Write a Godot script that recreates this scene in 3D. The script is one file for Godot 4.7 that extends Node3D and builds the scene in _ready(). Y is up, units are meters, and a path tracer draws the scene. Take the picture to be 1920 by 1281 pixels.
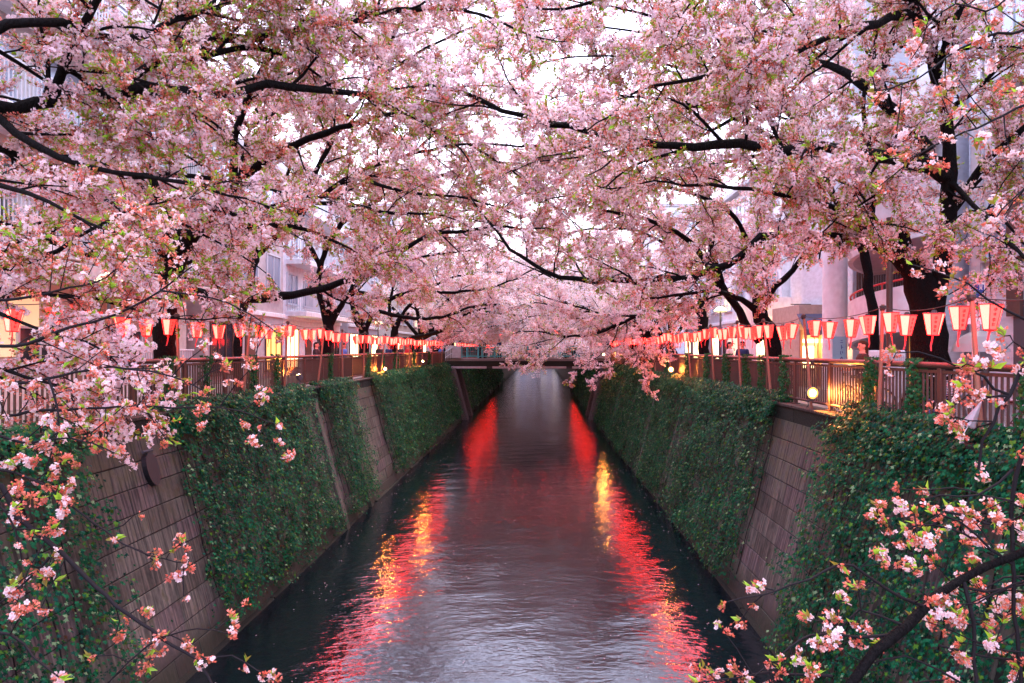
extends Node3D
# A cherry-lined canal at dusk. Water lies at y = 0, the camera stands 6.3 m above it looking along -z. +x is the right bank.

const EYE := 6.3
const STREET := 4.85
const COPING := 4.95
const LTOP := -8.1
const LBOT := -6.8
const RTOP := 6.2
const RBOT := 4.98
var rng := RandomNumberGenerator.new()
var M := {}
var names := {}
var wind := FastNoiseLite.new()


# ---------------------------------------------------------------- mesh building
class MB:
	var v := PackedVector3Array()
	var n := PackedVector3Array()
	var c := PackedColorArray()
	var u := PackedVector2Array()
	var ix := PackedInt32Array()

	func vert(p: Vector3, nn: Vector3, col := Color.WHITE, uv := Vector2.ZERO) -> int:
		v.push_back(p)
		n.push_back(nn)
		c.push_back(col)
		u.push_back(uv)
		return v.size() - 1

	func face(a: int, b: int, d: int) -> void:   # keeps the side that the normal points to in front
		var g := (v[b] - v[a]).cross(v[d] - v[a])
		ix.push_back(a)
		if g.dot(n[a] + n[b] + n[d]) > 0.0:
			ix.push_back(d)
			ix.push_back(b)
		else:
			ix.push_back(b)
			ix.push_back(d)

	func quad(a: Vector3, b: Vector3, d: Vector3, e: Vector3, nn: Vector3, col := Color.WHITE, uvs := []) -> void:
		var has := uvs.size() == 4
		var k := vert(a, nn, col, uvs[0] if has else Vector2(0, 0))
		vert(b, nn, col, uvs[1] if has else Vector2(1, 0))
		vert(d, nn, col, uvs[2] if has else Vector2(1, 1))
		vert(e, nn, col, uvs[3] if has else Vector2(0, 1))
		face(k, k + 1, k + 2)
		face(k, k + 2, k + 3)

	func tri(a: Vector3, b: Vector3, d: Vector3, nn: Vector3, ca: Color, cb: Color, cd: Color) -> void:
		var k := vert(a, nn, ca)
		vert(b, nn, cb)
		vert(d, nn, cd)
		face(k, k + 1, k + 2)

	# box with chamfered edges: three pairs of faces, twelve edge strips, eight corners
	func box(at: Vector3, size: Vector3, col := Color.WHITE, bev := 0.0, bas := Basis()) -> void:
		var h := size * 0.5
		if bev <= 0.0:
			for ax in 3:
				for s in [-1.0, 1.0]:
					var nn := Vector3()
					nn[ax] = s
					var p := Vector3()
					p[ax] = s * h[ax]
					var e1 := Vector3()
					e1[(ax + 1) % 3] = h[(ax + 1) % 3]
					var e2 := Vector3()
					e2[(ax + 2) % 3] = h[(ax + 2) % 3]
					quad(at + bas * (p - e1 - e2), at + bas * (p + e1 - e2), at + bas * (p + e1 + e2), at + bas * (p - e1 + e2), bas * nn, col)
			return
		var q := h - Vector3(bev, bev, bev)
		for ax in 3:
			var i1 := (ax + 1) % 3
			var i2 := (ax + 2) % 3
			for s in [-1.0, 1.0]:
				var nn := Vector3()
				nn[ax] = s
				var p := Vector3()
				p[ax] = s * h[ax]
				var e1 := Vector3()
				e1[i1] = q[i1]
				var e2 := Vector3()
				e2[i2] = q[i2]
				quad(at + bas * (p - e1 - e2), at + bas * (p + e1 - e2), at + bas * (p + e1 + e2), at + bas * (p - e1 + e2), bas * nn, col)
				for s2 in [-1.0, 1.0]:
					var a := Vector3()
					a[i1] = s * h[i1]
					a[i2] = s2 * q[i2]
					var b := Vector3()
					b[i1] = s * q[i1]
					b[i2] = s2 * h[i2]
					var l := Vector3()
					l[ax] = q[ax]
					var m2 := Vector3()
					m2[i1] = s
					m2[i2] = s2
					quad(at + bas * (a - l), at + bas * (b - l), at + bas * (b + l), at + bas * (a + l), bas * m2.normalized(), col)

	func tube(pts: Array, rad: Array, sides: int, col := Color.WHITE, caps := true) -> void:
		var side := Vector3.ZERO
		var first := v.size()
		var run := 0.0
		for i in pts.size():
			var t: Vector3 = (pts[mini(i + 1, pts.size() - 1)] - pts[maxi(i - 1, 0)]).normalized()
			if i == 0:
				side = t.cross(Vector3.UP if absf(t.y) < 0.9 else Vector3.RIGHT).normalized()
			else:
				side = (side - t * side.dot(t)).normalized()
				run += (pts[i] - pts[i - 1]).length()
			var up := t.cross(side)
			for k in sides:
				var a := TAU * k / sides
				var nn := side * cos(a) + up * sin(a)
				vert(pts[i] + nn * rad[i], nn, col, Vector2(float(k) / sides, run))
		for i in pts.size() - 1:
			for k in sides:
				var a := first + i * sides + k
				var b := first + i * sides + (k + 1) % sides
				face(a, b, b + sides)
				face(a, b + sides, a + sides)
		if caps:
			for e in [0, pts.size() - 1]:
				var t: Vector3 = (pts[1] - pts[0]).normalized() * -1.0 if e == 0 else (pts[e] - pts[e - 1]).normalized()
				var k0 := vert(pts[e], t, col)
				for k in sides:
					vert(v[first + e * sides + k], t, col)
				for k in sides:
					face(k0, k0 + 1 + k, k0 + 1 + (k + 1) % sides)

	# surface of revolution round y: profile of (radius, height)
	func lathe(at: Vector3, prof: Array, sides: int, col := Color.WHITE) -> void:
		for i in prof.size() - 1:
			var a: Vector2 = prof[i]
			var b: Vector2 = prof[i + 1]
			var s := Vector2(b.y - a.y, a.x - b.x).normalized()
			var k0 := v.size()
			for k in sides + 1:
				var w := TAU * k / sides
				var d := Vector3(cos(w), 0, sin(w))
				var nn := d * s.x + Vector3.UP * s.y
				vert(at + d * a.x + Vector3.UP * a.y, nn, col)
				vert(at + d * b.x + Vector3.UP * b.y, nn, col)
			for k in sides:
				var j := k0 + k * 2
				if a.x > 1e-5:
					face(j, j + 2, j + 1)
				if b.x > 1e-5:
					face(j + 1, j + 2, j + 3)

	func mesh(into: ArrayMesh = null) -> ArrayMesh:
		var m := into if into else ArrayMesh.new()
		if v.is_empty():
			return m
		var a := []
		a.resize(Mesh.ARRAY_MAX)
		a[Mesh.ARRAY_VERTEX] = v
		a[Mesh.ARRAY_NORMAL] = n
		a[Mesh.ARRAY_COLOR] = c
		a[Mesh.ARRAY_TEX_UV] = u
		a[Mesh.ARRAY_INDEX] = ix
		m.add_surface_from_arrays(Mesh.PRIMITIVE_TRIANGLES, a)
		return m


# ---------------------------------------------------------------- naming and tagging
func numbered(called: String) -> String:
	if not names.has(called):
		names[called] = 0
		return called
	names[called] += 1
	return "%s_%03d" % [called, names[called]]


func tag(o: Node, label: String, category: String, group := "") -> void:
	o.set_meta("label", label)
	o.set_meta("category", category)
	if group:
		o.set_meta("group", group)


func thing(called: String, label: String, category: String, at := Vector3.ZERO, group := "", turn := 0.0) -> Node3D:
	var o := Node3D.new()
	o.name = numbered(called)
	add_child(o)
	o.position = at
	o.rotation.y = turn
	tag(o, label, category, group)
	return o


func part(parent: Node, called: String, m: Mesh, mat: Material) -> MeshInstance3D:
	var o := MeshInstance3D.new()
	o.name = called
	o.mesh = m
	o.material_override = mat
	parent.add_child(o, true)
	return o


func setting(called: String, m: Mesh, mat: Material) -> MeshInstance3D:
	var o := part(self, called, m, mat)
	o.set_meta("kind", "structure")
	return o


func copies(parent: Node, called: String, m: Mesh, mat: Material, where: Array, tints: Array, stuff := true) -> void:
	if where.is_empty():
		return
	var mm := MultiMesh.new()
	mm.transform_format = MultiMesh.TRANSFORM_3D
	mm.use_colors = true
	mm.mesh = m
	mm.instance_count = where.size()
	for i in where.size():
		mm.set_instance_transform(i, where[i])
		mm.set_instance_color(i, tints[i])
	var o := MultiMeshInstance3D.new()
	o.name = called
	o.multimesh = mm
	if mat:
		o.material_override = mat
	parent.add_child(o, true)
	if stuff:
		o.set_meta("kind", "stuff")


func boxpart(parent: Node, called: String, at: Vector3, size: Vector3, mat: Material, bev := 0.0, bas := Basis()) -> MeshInstance3D:
	var b := MB.new()
	b.box(at, size, Color.WHITE, bev, bas)
	return part(parent, called, b.mesh(), mat)


func P(px: float, py: float, d: float) -> Vector3:
	return Vector3((px - 1010.0) / 1250.0 * d, EYE - (py - 655.0) / 1250.0 * d, -d)


func rnd(a: float, b: float) -> float:
	return rng.randf_range(a, b)


func rvec() -> Vector3:
	return Vector3(rnd(-1, 1), rnd(-1, 1), rnd(-1, 1))


func lin(r: float, g: float, b: float, a := 1.0) -> Color:
	var c := Color(r, g, b).linear_to_srgb()
	c.a = a
	return c


# ---------------------------------------------------------------- materials
func noise_tex(freq: float, seed_: int, lo: Color, hi: Color, normal := false, strength := 4.0, size := 512, oct := 5, type := FastNoiseLite.TYPE_SIMPLEX_SMOOTH) -> NoiseTexture2D:
	var f := FastNoiseLite.new()
	f.noise_type = type
	f.frequency = freq
	f.seed = seed_
	f.fractal_octaves = oct
	var t := NoiseTexture2D.new()
	t.width = size
	t.height = size
	t.seamless = true
	t.noise = f
	if normal:
		t.as_normal_map = true
		t.bump_strength = strength
	else:
		var g := Gradient.new()
		g.set_color(0, lo)
		g.set_color(1, hi)
		t.color_ramp = g
	return t


func mat(r: float, g: float, b: float, rough := 0.7, metal := 0.0) -> StandardMaterial3D:
	var m := StandardMaterial3D.new()
	m.albedo_color = lin(r, g, b)
	m.roughness = rough
	m.metallic = metal
	return m


func grained(r: float, g: float, b: float, rough: float, tex: Texture2D, bump: Texture2D, scale: Vector3, bump_cm := 0.4) -> StandardMaterial3D:
	var m := mat(r, g, b, rough)
	m.albedo_texture = tex
	m.uv1_triplanar = true
	m.uv1_world_triplanar = true
	m.uv1_scale = scale
	if bump:
		m.heightmap_enabled = true
		m.heightmap_texture = bump
		m.heightmap_scale = bump_cm
	return m


func leafy(rough: float, through: float, spec := 0.5) -> StandardMaterial3D:
	var m := mat(1, 1, 1, rough)
	m.vertex_color_use_as_albedo = true
	m.metallic_specular = spec
	m.cull_mode = BaseMaterial3D.CULL_DISABLED
	if through > 0.0:
		m.backlight_enabled = true
		m.backlight = lin(through, through, through)
	return m


func glow(r: float, g: float, b: float, k: float) -> StandardMaterial3D:
	var m := mat(minf(r, 0.8), minf(g, 0.8), minf(b, 0.8), 0.6)
	m.emission_enabled = true
	m.emission = lin(r, g, b)
	m.emission_energy_multiplier = k
	return m


# stained cast concrete: one picture covers the whole height of the wall, streaks run down from the top
func wall_texture() -> ImageTexture:
	var im := Image.create(512, 512, false, Image.FORMAT_RGB8)
	var a := FastNoiseLite.new()
	a.seed = 5
	a.frequency = 0.05
	a.fractal_octaves = 4
	var s := FastNoiseLite.new()
	s.seed = 9
	s.frequency = 0.045
	s.fractal_octaves = 3
	for y in 512:
		for x in 512:
			var ang := TAU * x / 512.0
			var cx := cos(ang) * 81.5
			var cz := sin(ang) * 81.5
			var blot := a.get_noise_3d(cx * 0.6, y * 0.6, cz * 0.6)
			var run := s.get_noise_3d(cx * 3.0, y * 0.12, cz * 3.0)
			var fine := a.get_noise_3d(cx * 6.0, y * 2.0 + 900.0, cz * 6.0)
			var t := y / 511.0
			var k := 0.092 * (1.0 + 0.6 * blot + 0.3 * fine)
			var c := Vector3(k * 1.06, k * 0.95, k * 0.8)
			var pale := clampf((run - 0.14) * 4.0, 0.0, 1.0) * clampf(t * 2.2 - 0.2, 0.0, 1.0)
			c = c.lerp(Vector3(0.22, 0.18, 0.15), pale * 0.75)
			var dark := clampf((-run - 0.03) * 3.5, 0.0, 1.0) * clampf(1.2 - t * 0.9, 0.25, 1.0)
			c = c.lerp(Vector3(0.014, 0.013, 0.012), dark * 0.9)
			var moss := clampf((blot + 0.45 - t * 1.3 + 0.4 * run) * 2.0, 0.0, 1.0) * 0.55 + clampf((blot - 0.1 + (t - 0.75) * 1.6) * 2.0, 0.0, 1.0) * 0.4
			c = c.lerp(Vector3(0.055, 0.05, 0.012), clampf(moss, 0.0, 0.85))
			var tide := clampf((t - 0.86 + 0.06 * run) * 12.0, 0.0, 1.0)
			c = c.lerp(Vector3(0.02, 0.022, 0.012), tide * 0.85)
			im.set_pixel(x, y, Color(c.x, c.y, c.z).linear_to_srgb())
	return ImageTexture.create_from_image(im)


func make_materials() -> void:
	var g1 := noise_tex(0.02, 3, Color(0.88, 0.87, 0.87), Color(1, 1, 1))
	var g2 := noise_tex(0.05, 4, Color(0.35, 0.35, 0.35), Color(1, 1, 1), false, 1, 512, 6)
	var bump := noise_tex(0.06, 8, Color.BLACK, Color.WHITE, false, 1, 512, 6)
	var ridge := noise_tex(0.03, 12, Color.BLACK, Color.WHITE, false, 1, 512, 5, FastNoiseLite.TYPE_CELLULAR)
	M.bark = grained(0.0105, 0.008, 0.0085, 0.85, g2, ridge, Vector3(1.9, 0.8, 1.9), 4.0)
	M.bark.metallic_specular = 0.25
	M.twig = mat(0.011, 0.008, 0.01, 0.85)
	M.twig.metallic_specular = 0.3
	M.petal = leafy(0.6, 1.0, 0.3)
	M.young = leafy(0.45, 1.0, 0.5)
	M.ivy = leafy(0.42, 0.3, 0.18)
	M.concrete = grained(0.24, 0.2, 0.2, 0.8, g2, bump, Vector3(0.5, 0.5, 0.5), 0.8)
	var w := mat(1, 1, 1, 0.75)
	w.albedo_texture = wall_texture()
	w.heightmap_enabled = true
	w.heightmap_texture = bump
	w.heightmap_scale = 0.6
	M.wall = w
	M.wall_pale = w.duplicate()
	M.wall_pale.albedo_color = Color(1.0, 0.93, 1.0)
	M.wall_dim = w.duplicate()
	M.wall_dim.albedo_color = Color(0.86, 0.84, 0.83)
	M.joint = mat(0.02, 0.018, 0.017, 0.9)
	M.cap = grained(0.1, 0.07, 0.06, 0.75, g2, bump, Vector3(0.7, 0.35, 0.7), 0.8)
	M.moss = grained(0.024, 0.022, 0.01, 0.9, g2, bump, Vector3(1.2, 0.5, 1.2), 1.2)
	M.pave = grained(0.2, 0.17, 0.165, 0.6, g1, bump, Vector3(0.6, 0.6, 0.6), 0.3)
	M.fence = grained(0.085, 0.038, 0.03, 0.45, g1, bump, Vector3(3, 1, 3), 0.1)
	M.pole = grained(0.3, 0.15, 0.1, 0.7, g1, null, Vector3(6, 1.2, 6))
	M.cord = mat(0.03, 0.025, 0.025, 0.6)
	M.white = grained(0.74, 0.75, 0.79, 0.6, g1, bump, Vector3(0.35, 0.25, 0.35), 0.2)
	M.white2 = grained(0.62, 0.65, 0.72, 0.55, g1, bump, Vector3(0.2, 0.5, 0.2), 0.2)
	M.cream = grained(0.56, 0.54, 0.53, 0.7, g1, bump, Vector3(0.3, 0.3, 0.3), 0.3)
	M.beige = grained(0.42, 0.34, 0.29, 0.75, g1, bump, Vector3(0.4, 0.4, 0.4), 0.3)
	M.pinkwall = grained(0.46, 0.4, 0.41, 0.75, g1, bump, Vector3(0.25, 0.25, 0.25), 0.3)
	M.grey = grained(0.42, 0.42, 0.47, 0.6, g1, bump, Vector3(0.3, 0.3, 0.3), 0.3)
	M.darkgrey = mat(0.06, 0.06, 0.075, 0.6)
	M.black = mat(0.015, 0.015, 0.02, 0.5)
	M.brown = grained(0.09, 0.045, 0.035, 0.5, g1, null, Vector3(1, 1, 1))
	M.metal = mat(0.5, 0.5, 0.54, 0.35, 0.8)
	M.rail_white = mat(0.48, 0.5, 0.55, 0.4)
	M.red = mat(0.55, 0.03, 0.03, 0.4)
	M.teal = mat(0.05, 0.36, 0.38, 0.45)
	M.blue = mat(0.02, 0.06, 0.3, 0.4)
	M.skyblue = mat(0.25, 0.5, 0.62, 0.5)
	M.signwhite = mat(0.8, 0.8, 0.8, 0.5)
	M.awning = grained(0.1, 0.1, 0.16, 0.7, g1, null, Vector3(1, 1, 1))
	M.clear = mat(0.38, 0.42, 0.45, 0.3)
	M.clear.backlight_enabled = true
	M.clear.backlight = Color(0.8, 0.8, 0.8)
	M.glass = mat(0.025, 0.03, 0.04, 0.08)
	M.skyglass = mat(0.3, 0.36, 0.46, 0.15, 0.4)
	M.cloth = leafy(0.8, 0.0, 0.3)
	M.paper = glow(1.0, 0.016, 0.01, 10.0)
	M.redpaper = glow(1.0, 0.012, 0.008, 1.3)
	M.paper.albedo_color = lin(0.75, 0.32, 0.26)
	M.redpaper.albedo_color = lin(0.75, 0.16, 0.12)
	M.lantern_frame = mat(0.6, 0.03, 0.04, 0.5)
	M.tassel = leafy(0.7, 0.6, 0.3)
	M.letter = mat(0.12, 0.01, 0.02, 0.6)
	M.flood = glow(1.0, 0.7, 0.34, 26.0)
	M.reflector = glow(1.0, 0.4, 0.08, 0.55)
	M.lampshade = glow(1.0, 0.82, 0.45, 0.75)
	M.shoplight = glow(1.0, 0.72, 0.34, 1.6)
	M.shopwarm = glow(1.0, 0.42, 0.1, 0.6)
	M.window_lit = glow(1.0, 0.62, 0.36, 0.3)
	M.cream_lit = glow(1.0, 0.68, 0.4, 0.14)
	# rippled water
	var wm := mat(0.002, 0.006, 0.009, 0.03)
	wm.metallic_specular = 0.72
	wm.normal_enabled = true
	wm.normal_texture = noise_tex(0.014, 21, Color.BLACK, Color.WHITE, true, 8.0, 1024, 6)
	wm.normal_scale = 0.2
	wm.uv1_scale = Vector3(1, 1, 1)
	M.water = wm


# ---------------------------------------------------------------- canal, walls, streets
func side_x(right: bool, y: float) -> float:      # face of the retaining wall at height y
	var t := clampf(y / COPING, 0.0, 1.2)
	return lerpf(RBOT, RTOP, t) if right else lerpf(LBOT, LTOP, t)


func wall_normal(right: bool) -> Vector3:
	return (Vector3(-COPING, RTOP - RBOT, 0) if right else Vector3(COPING, LBOT - LTOP, 0)).normalized()


func build_water() -> void:
	var b := MB.new()
	# long low swells that run across the canal; the fine ripples are in the material
	var f := FastNoiseLite.new()
	f.seed = 404
	f.frequency = 1.0
	f.fractal_octaves = 2
	var swell := func(x: float, z: float) -> float: return 0.009 * f.get_noise_2d(x * 0.22, z * 0.62) + 0.004 * f.get_noise_2d(x * 0.8 + 50.0, z * 1.7)
	var cols := 22
	var rows := 480
	var k0 := 0
	for r in rows + 1:
		var z := 4.0 - r * 0.34
		for c in cols + 1:
			var x := -8.5 + 15.5 * c / cols
			var h: float = swell.call(x, z)
			var hx: float = swell.call(x + 0.1, z)
			var hz: float = swell.call(x, z - 0.1)
			b.vert(Vector3(x, h, z), Vector3((h - hx) / 0.1, 1.0, (hz - h) / 0.1).normalized(), Color.WHITE, Vector2(x / 8.0, z / 3.4))
	for r in rows:
		for c in cols:
			var a := k0 + r * (cols + 1) + c
			b.face(a, a + 1, a + cols + 2)
			b.face(a, a + cols + 2, a + cols + 1)
	var z0 := 4.0 - rows * 0.34
	while z0 > -260.0:
		var z1 := z0 - 12.0
		b.quad(Vector3(-8.5, 0, z0), Vector3(7, 0, z0), Vector3(7, 0, z1), Vector3(-8.5, 0, z1), Vector3.UP, Color.WHITE,
			[Vector2(-8.5 / 8.0, z0 / 3.4), Vector2(7 / 8.0, z0 / 3.4), Vector2(7 / 8.0, z1 / 3.4), Vector2(-8.5 / 8.0, z1 / 3.4)])
		z0 = z1
	setting("canal_water", b.mesh(), M.water)
	var bed := MB.new()
	bed.box(Vector3(-0.9, -1.6, -128), Vector3(17, 0.4, 270))
	setting("canal_bed", bed.mesh(), M.joint)
	# petals that drift on the water: nobody could count them
	var p := MB.new()
	p.quad(Vector3(-1, 0, 0), Vector3(0, 0, -0.7), Vector3(1, 0, 0), Vector3(0, 0, 0.7), Vector3.UP)
	var where := []
	var tints := []
	for i in 2600:
		var d := rnd(8, 60)
		var x := rnd(-6.6, 4.8)
		if wind.get_noise_2d(x * 3.0, d * 1.3) < 0.05:
			continue
		var s := rnd(0.01, 0.024) * (0.7 + d * 0.022)
		where.append(Transform3D(Basis(Vector3.UP, rnd(0, TAU)).scaled(Vector3(s, s, s)), Vector3(x, 0.02, -d)))
		tints.append(Color(1, 1, 1) * rnd(0.6, 1.0))
	var pm := leafy(0.6, 0.0, 0.3)
	pm.albedo_color = lin(0.6, 0.45, 0.5)
	var node := thing("floating_petals", "loose pale petals drifting on the canal water", "petals")
	node.set_meta("kind", "stuff")
	copies(node, "petals", p.mesh(), pm, where, tints)


func build_wall(right: bool) -> void:
	var nm := wall_normal(right)
	var o := thing("retaining_wall", "sloping stained concrete block wall along the %s side of the canal" % ("right" if right else "left"), "wall")
	var out := 3.0 if right else -3.0
	var xb := RBOT if right else LBOT
	var xt := RTOP if right else LTOP
	# backing wall, a little behind the faces of the blocks near the camera and flush with them further off
	for seg in [[4.0, -34.2, 0.03, M.joint, "backing"], [-34.2, -260.0, 0.0, M.wall, "far_face"]]:
		var b := MB.new()
		var s: float = seg[2]
		var z: float = seg[0]
		while z > seg[1]:
			var z1 := maxf(z - 6.0, seg[1])
			var a0 := Vector3(xb, -1.5, 0) - nm * s - Vector3(nm.y * (-1.0 if right else 1.0), 0, 0) * 0.0
			var lo := Vector3(side_x(right, 0.0), 0, 0) - nm * s + (Vector3(RBOT - RTOP, -COPING, 0) if right else Vector3(LBOT - LTOP, -COPING, 0)) * 0.3
			var hi := Vector3(xt, COPING - 0.02, 0) - nm * s
			b.quad(lo + Vector3(0, 0, z), hi + Vector3(0, 0, z), hi + Vector3(0, 0, z1), lo + Vector3(0, 0, z1), nm, Color.WHITE,
				[Vector2(-z / 5.0, 1.3), Vector2(-z / 5.0, 0.0), Vector2(-z1 / 5.0, 0.0), Vector2(-z1 / 5.0, 1.3)])
			z = z1
		var hi2 := Vector3(xt, COPING - 0.02, 0) - nm * s
		b.box(Vector3(xt + (out * 0.5 + (0.06 if right else -0.06)), STREET - 3.2, (seg[0] + seg[1]) * 0.5), Vector3(3.0, 6.0, seg[0] - seg[1]))
		part(o, seg[4], b.mesh(), seg[3])
	# the blocks of the facing, laid in courses
	var slope := Vector3(xt - xb, COPING, 0)
	var sl := slope.length()
	var sd := slope / sl
	var courses := 10
	var ch := (sl - 0.35) / courses
	for k in courses:
		var d := 7.6 + (0.55 if k % 2 else 0.0)
		while d < 34.0:
			var w := rnd(0.75, 1.3) if d < 20 else rnd(1.2, 1.8)
			w = minf(w, 34.2 - d)
			if w < 0.2:
				break
			var g := 0.008
			var gd := 0.003
			var s0 := k * ch + g - 0.06
			var s1 := (k + 1) * ch - g - 0.06
			var base := Vector3(xb, 0, 0)
			var proud := rnd(-0.012, 0.014)
			var f := func(s: float, dd: float, h: float) -> Vector3: return base + sd * s + nm * (h + proud) + Vector3(0, 0, -dd)
			var uvf := func(s: float, dd: float) -> Vector2: return Vector2(dd / 5.0, 1.0 - s / sl)
			var b := MB.new()
			var e := 0.01
			var c := [[s0, d + gd], [s1, d + gd], [s1, d + w - gd], [s0, d + w - gd]]
			var inn := [[s0 + e, d + gd + e * 0.4], [s1 - e, d + gd + e * 0.4], [s1 - e, d + w - gd - e * 0.4], [s0 + e, d + w - gd - e * 0.4]]
			var uvs := []
			for q in inn:
				uvs.append(uvf.call(q[0], q[1]))
			b.quad(f.call(inn[0][0], inn[0][1], 0.0), f.call(inn[1][0], inn[1][1], 0.0), f.call(inn[2][0], inn[2][1], 0.0), f.call(inn[3][0], inn[3][1], 0.0), nm, Color.WHITE, uvs)
			for q in 4:
				var r := (q + 1) % 4
				var mid: Vector3 = sd * (inn[q][0] + inn[r][0] - inn[0][0] - inn[2][0]) + Vector3(0, 0, -(inn[q][1] + inn[r][1] - inn[0][1] - inn[2][1]))
				var bn: Vector3 = (nm + mid.normalized()).normalized()
				var uq := [uvf.call(inn[q][0], inn[q][1]), uvf.call(inn[r][0], inn[r][1]), uvf.call(c[r][0], c[r][1]), uvf.call(c[q][0], c[q][1])]
				b.quad(f.call(inn[q][0], inn[q][1], 0.0), f.call(inn[r][0], inn[r][1], 0.0), f.call(c[r][0], c[r][1], -0.012), f.call(c[q][0], c[q][1], -0.012), bn, Color.WHITE, uq)
				b.quad(f.call(c[q][0], c[q][1], -0.012), f.call(c[r][0], c[r][1], -0.012), f.call(c[r][0], c[r][1], -0.06), f.call(c[q][0], c[q][1], -0.06), mid.normalized(), Color.WHITE, uq)
			part(o, "block", b.mesh(), [M.wall, M.wall, M.wall_pale, M.wall_dim][rng.randi() % 4])
			d += w
	# coping beam in lengths, with a drip edge
	var dd := 4.0
	while dd < 200.0:
		var len := 2.4 if dd < 60 else 20.0
		var b := MB.new()
		var cx := xt + (0.13 if right else -0.13)
		b.box(Vector3(cx, COPING - 0.035, -(dd + len * 0.5)), Vector3(0.52, 0.07, len - 0.012), Color.WHITE, 0.012)
		var pc := part(o, "coping", b.mesh(), M.cap)
		var b2 := MB.new()
		b2.box(Vector3(cx + (0.035 if right else -0.035), COPING - 0.25, -(dd + len * 0.5)), Vector3(0.5, 0.36, len - 0.02), Color.WHITE, 0.01)
		part(pc, "beam", b2.mesh(), M.moss)
		dd += len
	# footing ledge just above the water
	var fz := 4.0
	while fz < 220.0:
		var fl := rnd(2.2, 4.2) if fz < 60 else 12.0
		boxpart(o, "footing", Vector3(xb + (0.03 if right else -0.03) + rnd(-0.03, 0.03), -0.14 + rnd(-0.03, 0.03), -(fz + fl * 0.5)), Vector3(0.3, 0.34, fl - 0.02), M.moss, 0.03)
		fz += fl
	# upright ribs that stand out between the curtains of ivy
	for d in ([18.9, 24.6, 27.3, 33.3, 36.4, 39.6, 43.0, 47.0, 66.0, 72, 78, 85, 93, 102] if right else [8.2, 23.4, 26.8, 41.0, 66.0, 71, 77, 84, 92, 101, 112]):
		var b := MB.new()
		var w := 0.34
		var p0 := Vector3(xb, 0, -d) - sd * 0.4
		var p1 := Vector3(xb, 0, -d) + sd * (sl - 0.46)
		var hw := Vector3(0, 0, w * 0.5)
		var hh := nm * 0.14
		var uva := [Vector2(d / 5.0, 1.05), Vector2(d / 5.0, 0.1), Vector2(d / 5.0 + 0.1, 0.1), Vector2(d / 5.0 + 0.1, 1.05)]
		b.quad(p0 + hw + hh, p1 + hw + hh, p1 - hw + hh, p0 - hw + hh, nm, Color.WHITE, uva)
		b.quad(p0 + hw + hh, p1 + hw + hh, p1 + hw * 1.15 - hh, p0 + hw * 1.15 - hh, Vector3(0, 0, 1), Color.WHITE, uva)
		b.quad(p0 - hw + hh, p1 - hw + hh, p1 - hw * 1.15 - hh, p0 - hw * 1.15 - hh, Vector3(0, 0, -1), Color.WHITE, uva)
		b.quad(p1 + hw + hh, p1 - hw + hh, p1 - hw * 1.15 - hh, p1 + hw * 1.15 - hh, sd, Color.WHITE, uva)
		part(o, "rib", b.mesh(), M.wall)


func build_streets() -> void:
	for right in [false, true]:
		var b := MB.new()
		var x0 := RTOP + 0.39 if right else LTOP - 0.39
		var x1 := 60.0 if right else -60.0
		var z0 := 6.0
		while z0 > -260:
			b.quad(Vector3(x0, STREET, z0), Vector3(x1, STREET, z0), Vector3(x1, STREET, z0 - 14), Vector3(x0, STREET, z0 - 14), Vector3.UP)
			z0 -= 14.0
		setting("promenade", b.mesh(), M.pave)
	# far ground that closes the view at the end of the canal
	var e := MB.new()
	e.quad(Vector3(-400, STREET - 0.02, -255), Vector3(400, STREET - 0.02, -255), Vector3(400, STREET - 0.02, -900), Vector3(-400, STREET - 0.02, -900), Vector3.UP)
	e.quad(Vector3(-12, -1.5, -255), Vector3(12, -1.5, -255), Vector3(12, STREET - 0.02, -255), Vector3(-12, STREET - 0.02, -255), Vector3.BACK)
	setting("ground", e.mesh(), M.pave)


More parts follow.
